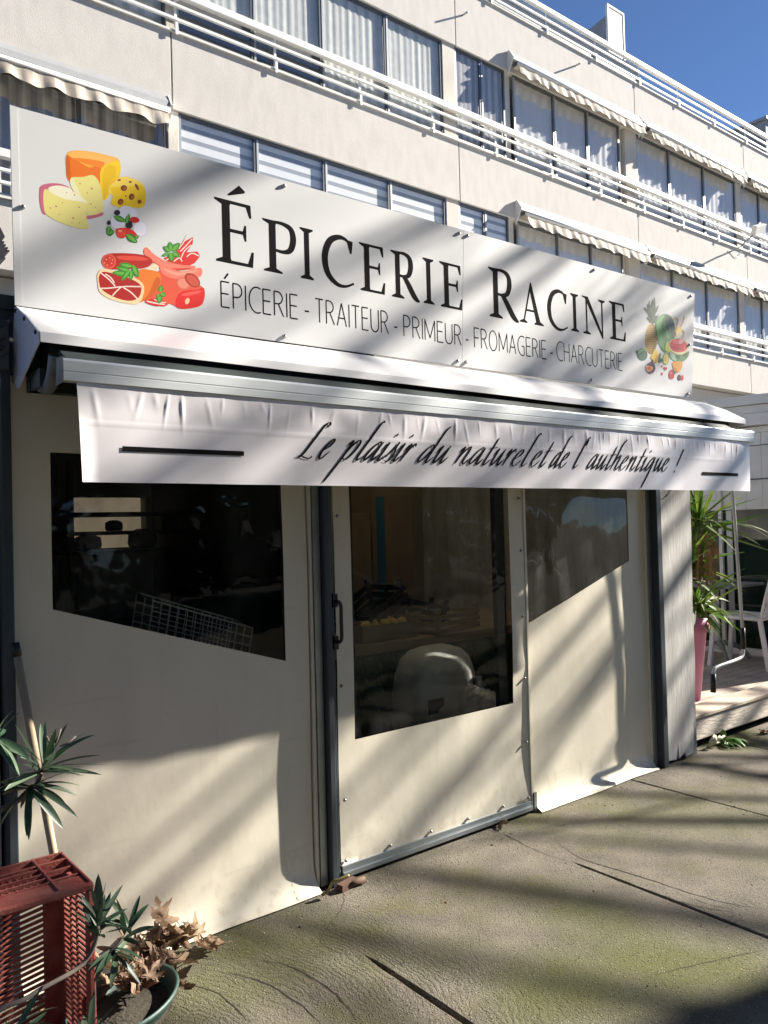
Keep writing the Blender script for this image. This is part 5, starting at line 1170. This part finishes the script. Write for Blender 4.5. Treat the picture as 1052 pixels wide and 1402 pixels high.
# plane-tree leaves
LEAFM = [mat('dead_leaf_tan', (.25, .155, .09), .75, var=.4, scale=30, trans=.15), mat('dead_leaf_brown', (.19, .115, .07), .75, var=.45, scale=30, trans=.1), mat('dead_leaf_pale', (.30, .205, .125), .75, var=.35, scale=30, trans=.2)]
def leaf_mesh(seed, size, m):
    rnd = random.Random(seed); out = []
    lobes = [(-140, .42), (-95, .62), (-50, .86), (0, 1.0), (50, .86), (95, .62), (140, .42)]
    A = []
    for i, (a, r_) in enumerate(lobes):
        r_ *= rnd.uniform(.85, 1.1)
        A += [(a-17, r_*.60), (a-13, r_*.72), (a-9, r_*.70), (a-5, r_*.86), (a, r_), (a+4, r_*.88), (a+8, r_*.71), (a+12, r_*.74), (a+16, r_*.60)]
        if i < 6: A.append((a+(lobes[i+1][0]-a)*.5, .42*rnd.uniform(.9, 1.1)))
    A += [(172, .12), (188, .12)]
    c1, c2, c3 = rnd.uniform(.5, 1.5), rnd.uniform(-.7, .9), rnd.uniform(0, 6)
    def lift(x, y): return size*(c1*.42*(x*x+y*y)*(.6+.4*math.sin(3*math.atan2(y, x)+c3))+c2*.5*x*abs(y)+.22*nz(x*2.6, y*2.6, seed)+.10*nz(x*7, y*7, seed))
    mb = MB(); rings = 4; n = len(A); mb.v.append((0, 0, 0))
    for k in range(1, rings+1):
        for a, r_ in A:
            x = math.cos(R(a))*r_*k/rings; y = math.sin(R(a))*r_*k/rings; mb.v.append((x*size, y*size, lift(x, y)))
    for i in range(n): mb.face((0, 1+i, 1+(i+1) % n), True)
    for k in range(rings-1):
        for i in range(n): a = 1+k*n+i; b = 1+k*n+(i+1) % n; mb.face((a, a+n, b+n, b), True)
    mb.tube([(-.05*size, 0, 0), (-.3*size, .02, .01), (-.75*size, .05*size, .03)], .0016, 5)
    me = bpy.data.meshes.new('fallen_leaf'); me.from_pydata(mb.v, [], mb.f); me.materials.append(m); me.polygons.foreach_set('use_smooth', mb.sm); return me
LM = [leaf_mesh(i, .075+.012*(i % 4), LEAFM[i % 3]) for i in range(9)]
random.seed(21)
spots = []
for i in range(22): spots.append((1.10+random.gauss(0, .085), 2.78+random.gauss(0, .05), random.uniform(.005, .085), 'pile'))
for i in range(12): spots.append((1.05+random.gauss(0, .05), 2.64+random.gauss(0, .05), random.uniform(.01, .09), 'pile'))
for i in range(10): spots.append((.93+random.gauss(0, .05), 2.54+random.gauss(0, .035), random.uniform(.10, .14), 'bowl'))
def leaf(x, y, z, k, rx, ry, rz_, label, group=None):
    o = bpy.data.objects.new('fallen_leaf', LM[k]); COL.objects.link(o); o.location = (x, y, z); o.rotation_euler = (rx, ry, rz_); tag(o, label, 'leaf', group); return o
for i, (x, y, z, w_) in enumerate(spots):
    y = min(y, 2.84); leaf(x, y, z+.02, i % 9, random.uniform(-.6, .6), random.uniform(-.6, .6), random.uniform(0, 6.3), 'curled brown dead leaf in the pile against the vinyl wall' if w_ == 'pile' else 'dead leaf lying in the green planter bowl', 'dead leaves in the pile by the wall' if w_ == 'pile' else 'dead leaves in the bowl')
leaf(1.17, 2.83, .14, 3, 1.0, -.3, 1.0, 'large curled brown leaf standing up on top of the leaf pile')
leaf(1.335, 2.76, .022, 6, .15, -.1, 2.2, 'single brown leaf lying alone right of the leaf pile')
q = atZ(684, 1128, .01); leaf(q.x, q.y, .02, 4, .3, .2, 4.0, 'small rust-brown leaf below the door corner')
q = atZ(1050, 1003, .01); leaf(q.x, q.y, .02, 1, .2, .3, 1.0, 'rust-brown leaf on the ground before the deck at the right edge')
# oleanders
OLE = mat('oleander_leaf', (.035, .075, .04), .42, var=.35, scale=18, trans=.15); OLEP = mat('oleander_leaf_pale', (.10, .15, .09), .45, var=.3, scale=18, trans=.15)
TWIG = mat('grey_twig', (.16, .13, .11), .85, var=.3, scale=40)
def oleaf(mb, p, d, ln, w_, droop):
    d = d.normalized(); s = d.cross(Vector((0, 0, 1)));
    if s.length < .1: s = Vector((1, 0, 0))
    s.normalize(); s = Quaternion(d, random.uniform(-.7, .7))@s; q = len(mb.v); n = 8; P = p.copy()
    for i in range(n+1):
        t = i/n; ww = w_*max(.04, math.sin(math.pi*min(1, .06+t*.94))**.7); nrm = s.cross(d)
        mb.v += [tuple(P-s*ww+nrm*ww*.25), tuple(P), tuple(P+s*ww+nrm*ww*.25)]; d = (d+Vector((0, 0, -droop/n))).normalized(); s = (s-d*s.dot(d)).normalized(); P = P+d*(ln/n)
    for i in range(n): a = q+i*3; mb.face((a, a+1, a+4, a+3), True); mb.face((a+1, a+2, a+5, a+4), True)
def whorl(mb, c, n, ln, axis=Vector((0, 0, 1)), spread=(-.3, 1.2)):
    for i in range(n):
        a = random.uniform(0, 6.283); el = random.uniform(*spread); d = Vector((math.cos(a)*math.cos(el), math.sin(a)*math.cos(el), math.sin(el)))
        d = (d+axis*.35).normalized(); mb.use(OLE if random.random() < .68 else OLEP); oleaf(mb, c+axis*random.uniform(-.03, .02), d, ln*random.uniform(.65, 1.1), random.uniform(.0065, .0095), random.uniform(0, .7))
random.seed(31)
o1 = thing('oleander_plant', 'young oleander with bare grey stem arching in front of the red crate', 'oleander', (.42, 2.05, 0))
p = lambda x, y, Y=2.16: atY(x, y, Y)
mb = MB(); st = smooth_open([(.36, 1.98, 0), tuple(p(-20, 1420, 2.08)), tuple(p(40, 1365, 2.12)), tuple(p(108, 1325)), tuple(p(130, 1292)), tuple(p(134, 1268))]); mb.tube(st, [.006]*len(st), 7)
mb.tube(smooth_open([tuple(p(108, 1325)), tuple(p(140, 1312)), tuple(p(165, 1290)), tuple(p(176, 1272, 2.18))]), .0035, 6); mb.tube(smooth_open([tuple(p(140, 1312)), tuple(p(152, 1308)), tuple(p(158, 1300))]), .003, 6); mb.build('stem', TWIG, o1)
mb = MB(); whorl(mb, p(135, 1270), 22, .115, spread=(-.2, 1.3)); whorl(mb, p(174, 1276, 2.18), 16, .105, Vector((.5, .2, .6))); whorl(mb, p(158, 1305), 14, .10, Vector((.2, -.1, -.5)), (-1.2, .3)); whorl(mb, p(20, 1420, 2.05), 9, .10); whorl(mb, p(120, 1425, 2.08), 9, .11, Vector((.3, 0, .5)))
oleaf(mb, p(136, 1262), Vector((0, 0, 1)), .125, .013, 0); mb.build('leaves', None, o1)
o2 = thing('oleander_plant', 'leafy oleander branch with dark seed twigs reaching in from the left edge', 'oleander', (.25, 2.0, 0))
mb = MB(); st = smooth_open([(.22, 1.95, 0), (.25, 1.98, .4), tuple(p(-60, 1150, 2.1)), tuple(p(0, 1110)), tuple(p(28, 1094)), tuple(p(46, 1078)), tuple(p(57, 1060))]); mb.tube(st, [.007]*(len(st)-8)+[.0045]*8, 7)
mb.tube(smooth_open([(.25, 1.98, .4), tuple(p(-50, 1080, 2.12)), tuple(p(-8, 1012))]), .0045, 6); mb.tube([p(18, 1096), p(23, 1083)], .003, 5)
for a, b in (((72, 1025), (83, 998)), ((70, 1025), (64, 1008)), ((74, 1024), (71, 1006)), ((82, 1022), (104, 1008))): mb.tube([p(*a), p((a[0]+b[0])/2+1, (a[1]+b[1])/2+2), p(*b)], [.0022, .002, .003], 5)
mb.build('stem', TWIG, o2)
mb = MB(); whorl(mb, p(58, 1054), 24, .135, Vector((.35, 0, .4)), (-.4, 1.2)); whorl(mb, p(40, 1078), 15, .13, Vector((-.3, 0, -.1)), (-1.0, .6)); whorl(mb, p(-6, 1012), 22, .14, Vector((.2, 0, .3)), (-.4, 1.0))
oleaf(mb, p(62, 1050), Vector((1, -.75, .1)), .16, .008, .15); oleaf(mb, p(64, 1051), Vector((1, -.7, -.15)), .14, .007, .1); oleaf(mb, p(42, 1080), Vector((.5, -.3, -.7)), .13, .011, .2); oleaf(mb, p(40, 1080), Vector((-.05, -.1, -1)), .125, .009, 0)
mb.build('leaves', None, o2)
# grit, chips and crumbs lying on the paving
mb = MB(); random.seed(77); GR = [mat('grit_pale', (.42, .38, .31), .9), mat('grit_dark', (.06, .05, .04), .9), mat('grit_rust', (.20, .11, .06), .9)]
for i in range(1100):
    if i % 3 == 0: x, y = random.uniform(1.3, 4.9), 2.86-abs(random.gauss(0, .12))
    elif i % 3 == 1: k = random.choice((1.74, 2.93, 4.12)); x, y = k+random.gauss(0, .05), random.uniform(.9, 2.8)
    else: x, y = random.uniform(1.0, 5.4), random.uniform(.8, 2.85)
    s_ = random.uniform(.0012, .0042)*(2 if random.random() < .05 else 1); mb.use(random.choice(GR)); a = random.uniform(0, 6.28); c = [Vector((x+s_*math.cos(a+b)*random.uniform(.6, 1.3), y+s_*math.sin(a+b)*random.uniform(.6, 1.3), .0005)) for b in (0, 1.6, 3.2, 4.7)]; top = Vector((x, y, s_*random.uniform(.5, 1.1)))
    for k in range(4): mb.poly([c[k], c[(k+1) % 4], top])
o = mb.build('ground_grit'); o['kind'] = 'stuff'; tag(o, 'loose grit and crumbs scattered over the paving', 'grit')
# ------------------------------------------------------------------ plane trees along the street (out of frame, they dapple the scene)
PLANE = mat('plane_bark', (.30, .27, .20), .9, var=.4, scale=5)
def plane_tree(label, base, limbs, seed, tall=9.0, rad=.22):
    rnd = random.Random(seed); t = thing('plane_tree', label, 'tree', base, group='plane trees along the street')
    bx_, by_ = base[0], base[1]
    mb = MB(); mb.tube(smooth_open([(bx_, by_, -.05), (bx_+.05, by_, 1.5), (bx_-.05, by_+.1, 4), (bx_, by_, tall*.7), (bx_+.1, by_+.1, tall)]), [rad*(1.1-.75*i/24) for i in range(25)], 12); mb.build('trunk', PLANE, t)
    mb = MB()
    def branch(p, d, ln, r_, lvl):
        pts = [p]; n = 6; q = p.copy()
        for i in range(n):
            d = (d+Vector((rnd.gauss(0, .07), rnd.gauss(0, .05), rnd.gauss(0, .065)))).normalized(); q = q+d*(ln/n); pts.append(q.copy())
        mb.tube(pts, [r_*(1-.72*i/n) for i in range(n+1)], 6 if lvl < 2 else 4)
        if lvl >= 3: return
        for k in range((5, 4, 3)[lvl]):
            i = rnd.randint(2, n); a = Vector((rnd.gauss(0, .5), rnd.gauss(0, .55), rnd.gauss(.12, .4)))
            branch(pts[i], (d*.8+a).normalized(), ln*rnd.uniform(.38, .62), r_*(1-.7*i/n)*.62, lvl+1)
    for z, d, ln, r_ in limbs: branch(Vector((bx_, by_, z)), Vector(d).normalized(), ln, r_, 0)
    mb.build('branches', PLANE, t); return t
def limb_set(lines, by, seed):
    rnd = random.Random(seed); L = []
    for z1, m, r_ in lines:
        sl = 4.4*(m-.5477); Y1 = 2.93-(15.2-1)/4.4; Z1 = z1+2.41*(15.2-1)/4.4
        L.append((Z1-sl*(Y1-by), (rnd.uniform(-.12, .12), 1.0, sl), 5.2, r_))
    return L
BY_ = -1.62
LN = [(2.55, .74, .055), (1.95, .66, .028), (1.38, .63, .04), (1.02, .60, .028), (.62, .66, .036), (.30, .50, .042), (.02, .57, .05), (-.32, .62, .03), (-.66, .64, .05), (-1.0, .70, .03), (-1.42, .72, .055), (-1.9, .66, .04), (-2.5, .75, .05), (-2.2, .5, .05), (-2.9, .58, .10), (-3.3, .52, .07), (-3.8, .60, .11), (-4.3, .5, .08), (-4.8, .58, .11), (-5.4, .52, .10), (-6.0, .57, .10), (-3.0, .66, .06), (-2.0, .59, .06), (2.25, .60, .045), (1.66, .56, .045), (1.2, .68, .04), (.82, .55, .04), (.45, .60, .03), (-.15, .66, .03), (-.5, .52, .035)]
plane_tree('tall bare plane tree beyond the right edge casting the nearest branch shadows', (15.2, BY_, 0), limb_set(LN, BY_, 2)+[(4.5+.6*k, (random.uniform(-.6, .6), -1, .45), 3.6, .06) for k in range(8)], 5, 11.5, .21)
plane_tree('second bare plane tree farther along the street beyond the right edge', (20.0, -3.6, 0), [(6+k*.9, (random.uniform(-.5, .5), (1 if k % 2 else -1), .5), 4.0, .06) for k in range(7)], 11, 14, .26)
# unseen trees added behind the camera to block skylight and darken reflections
BLOCKLEAF = mat('evergreen_leaf', (.045, .07, .03), .6, var=.4, scale=3, trans=.1)
random.seed(50)
for i, (cx, cy, hh, rr) in enumerate([(-12, -5, 14, 4.2), (-8, -9, 15, 4.2), (-2, -8.6, 14, 4.0), (3.5, -9, 16, 4.2), (9, -9.4, 8, 3.4), (15, -10.5, 8, 3.4)]):
    tg = thing('evergreen_tree', ['dense evergreen, leftmost of the row across the street', 'tall dense evergreen, second of the row across the street', 'dense evergreen, third of the row across the street', 'tallest evergreen of the row across the street', 'dense evergreen, fifth of the row across the street', 'dense evergreen, last of the row across the street'][i], 'tree', (cx, cy, 0), group='evergreens across the street')
    mb = MB()
    for k in range(4200):
        t = random.random()**.8; z = .3+(hh-.3)*t; r_ = rr*(math.sin(math.pi*min(1, .22+t*.78))**.5)*(random.random()**.35)*(1+.25*nz(z*.7, i, k % 7)); a = random.uniform(0, 6.283)
        c = Vector((cx+r_*math.cos(a), cy+r_*math.sin(a), z)); u_ = Vector((random.gauss(0, 1), random.gauss(0, 1), random.gauss(0, 1))).normalized(); v_ = u_.cross(Vector((random.gauss(0, 1), random.gauss(0, 1), random.gauss(0, 1)))).normalized(); s_ = random.uniform(.18, .34); mb.poly([c-u_*s_, c-v_*s_*.6, c+u_*s_, c+v_*s_*.6])
    mb.build('crown', BLOCKLEAF, tg)
    mb = MB(); mb.tube([(cx, cy, 0), (cx, cy, hh*.5), (cx, cy, hh*.9)], [.2, .13, .04], 8); mb.build('trunk', BARK, tg)
bpy.context.view_layer.update()
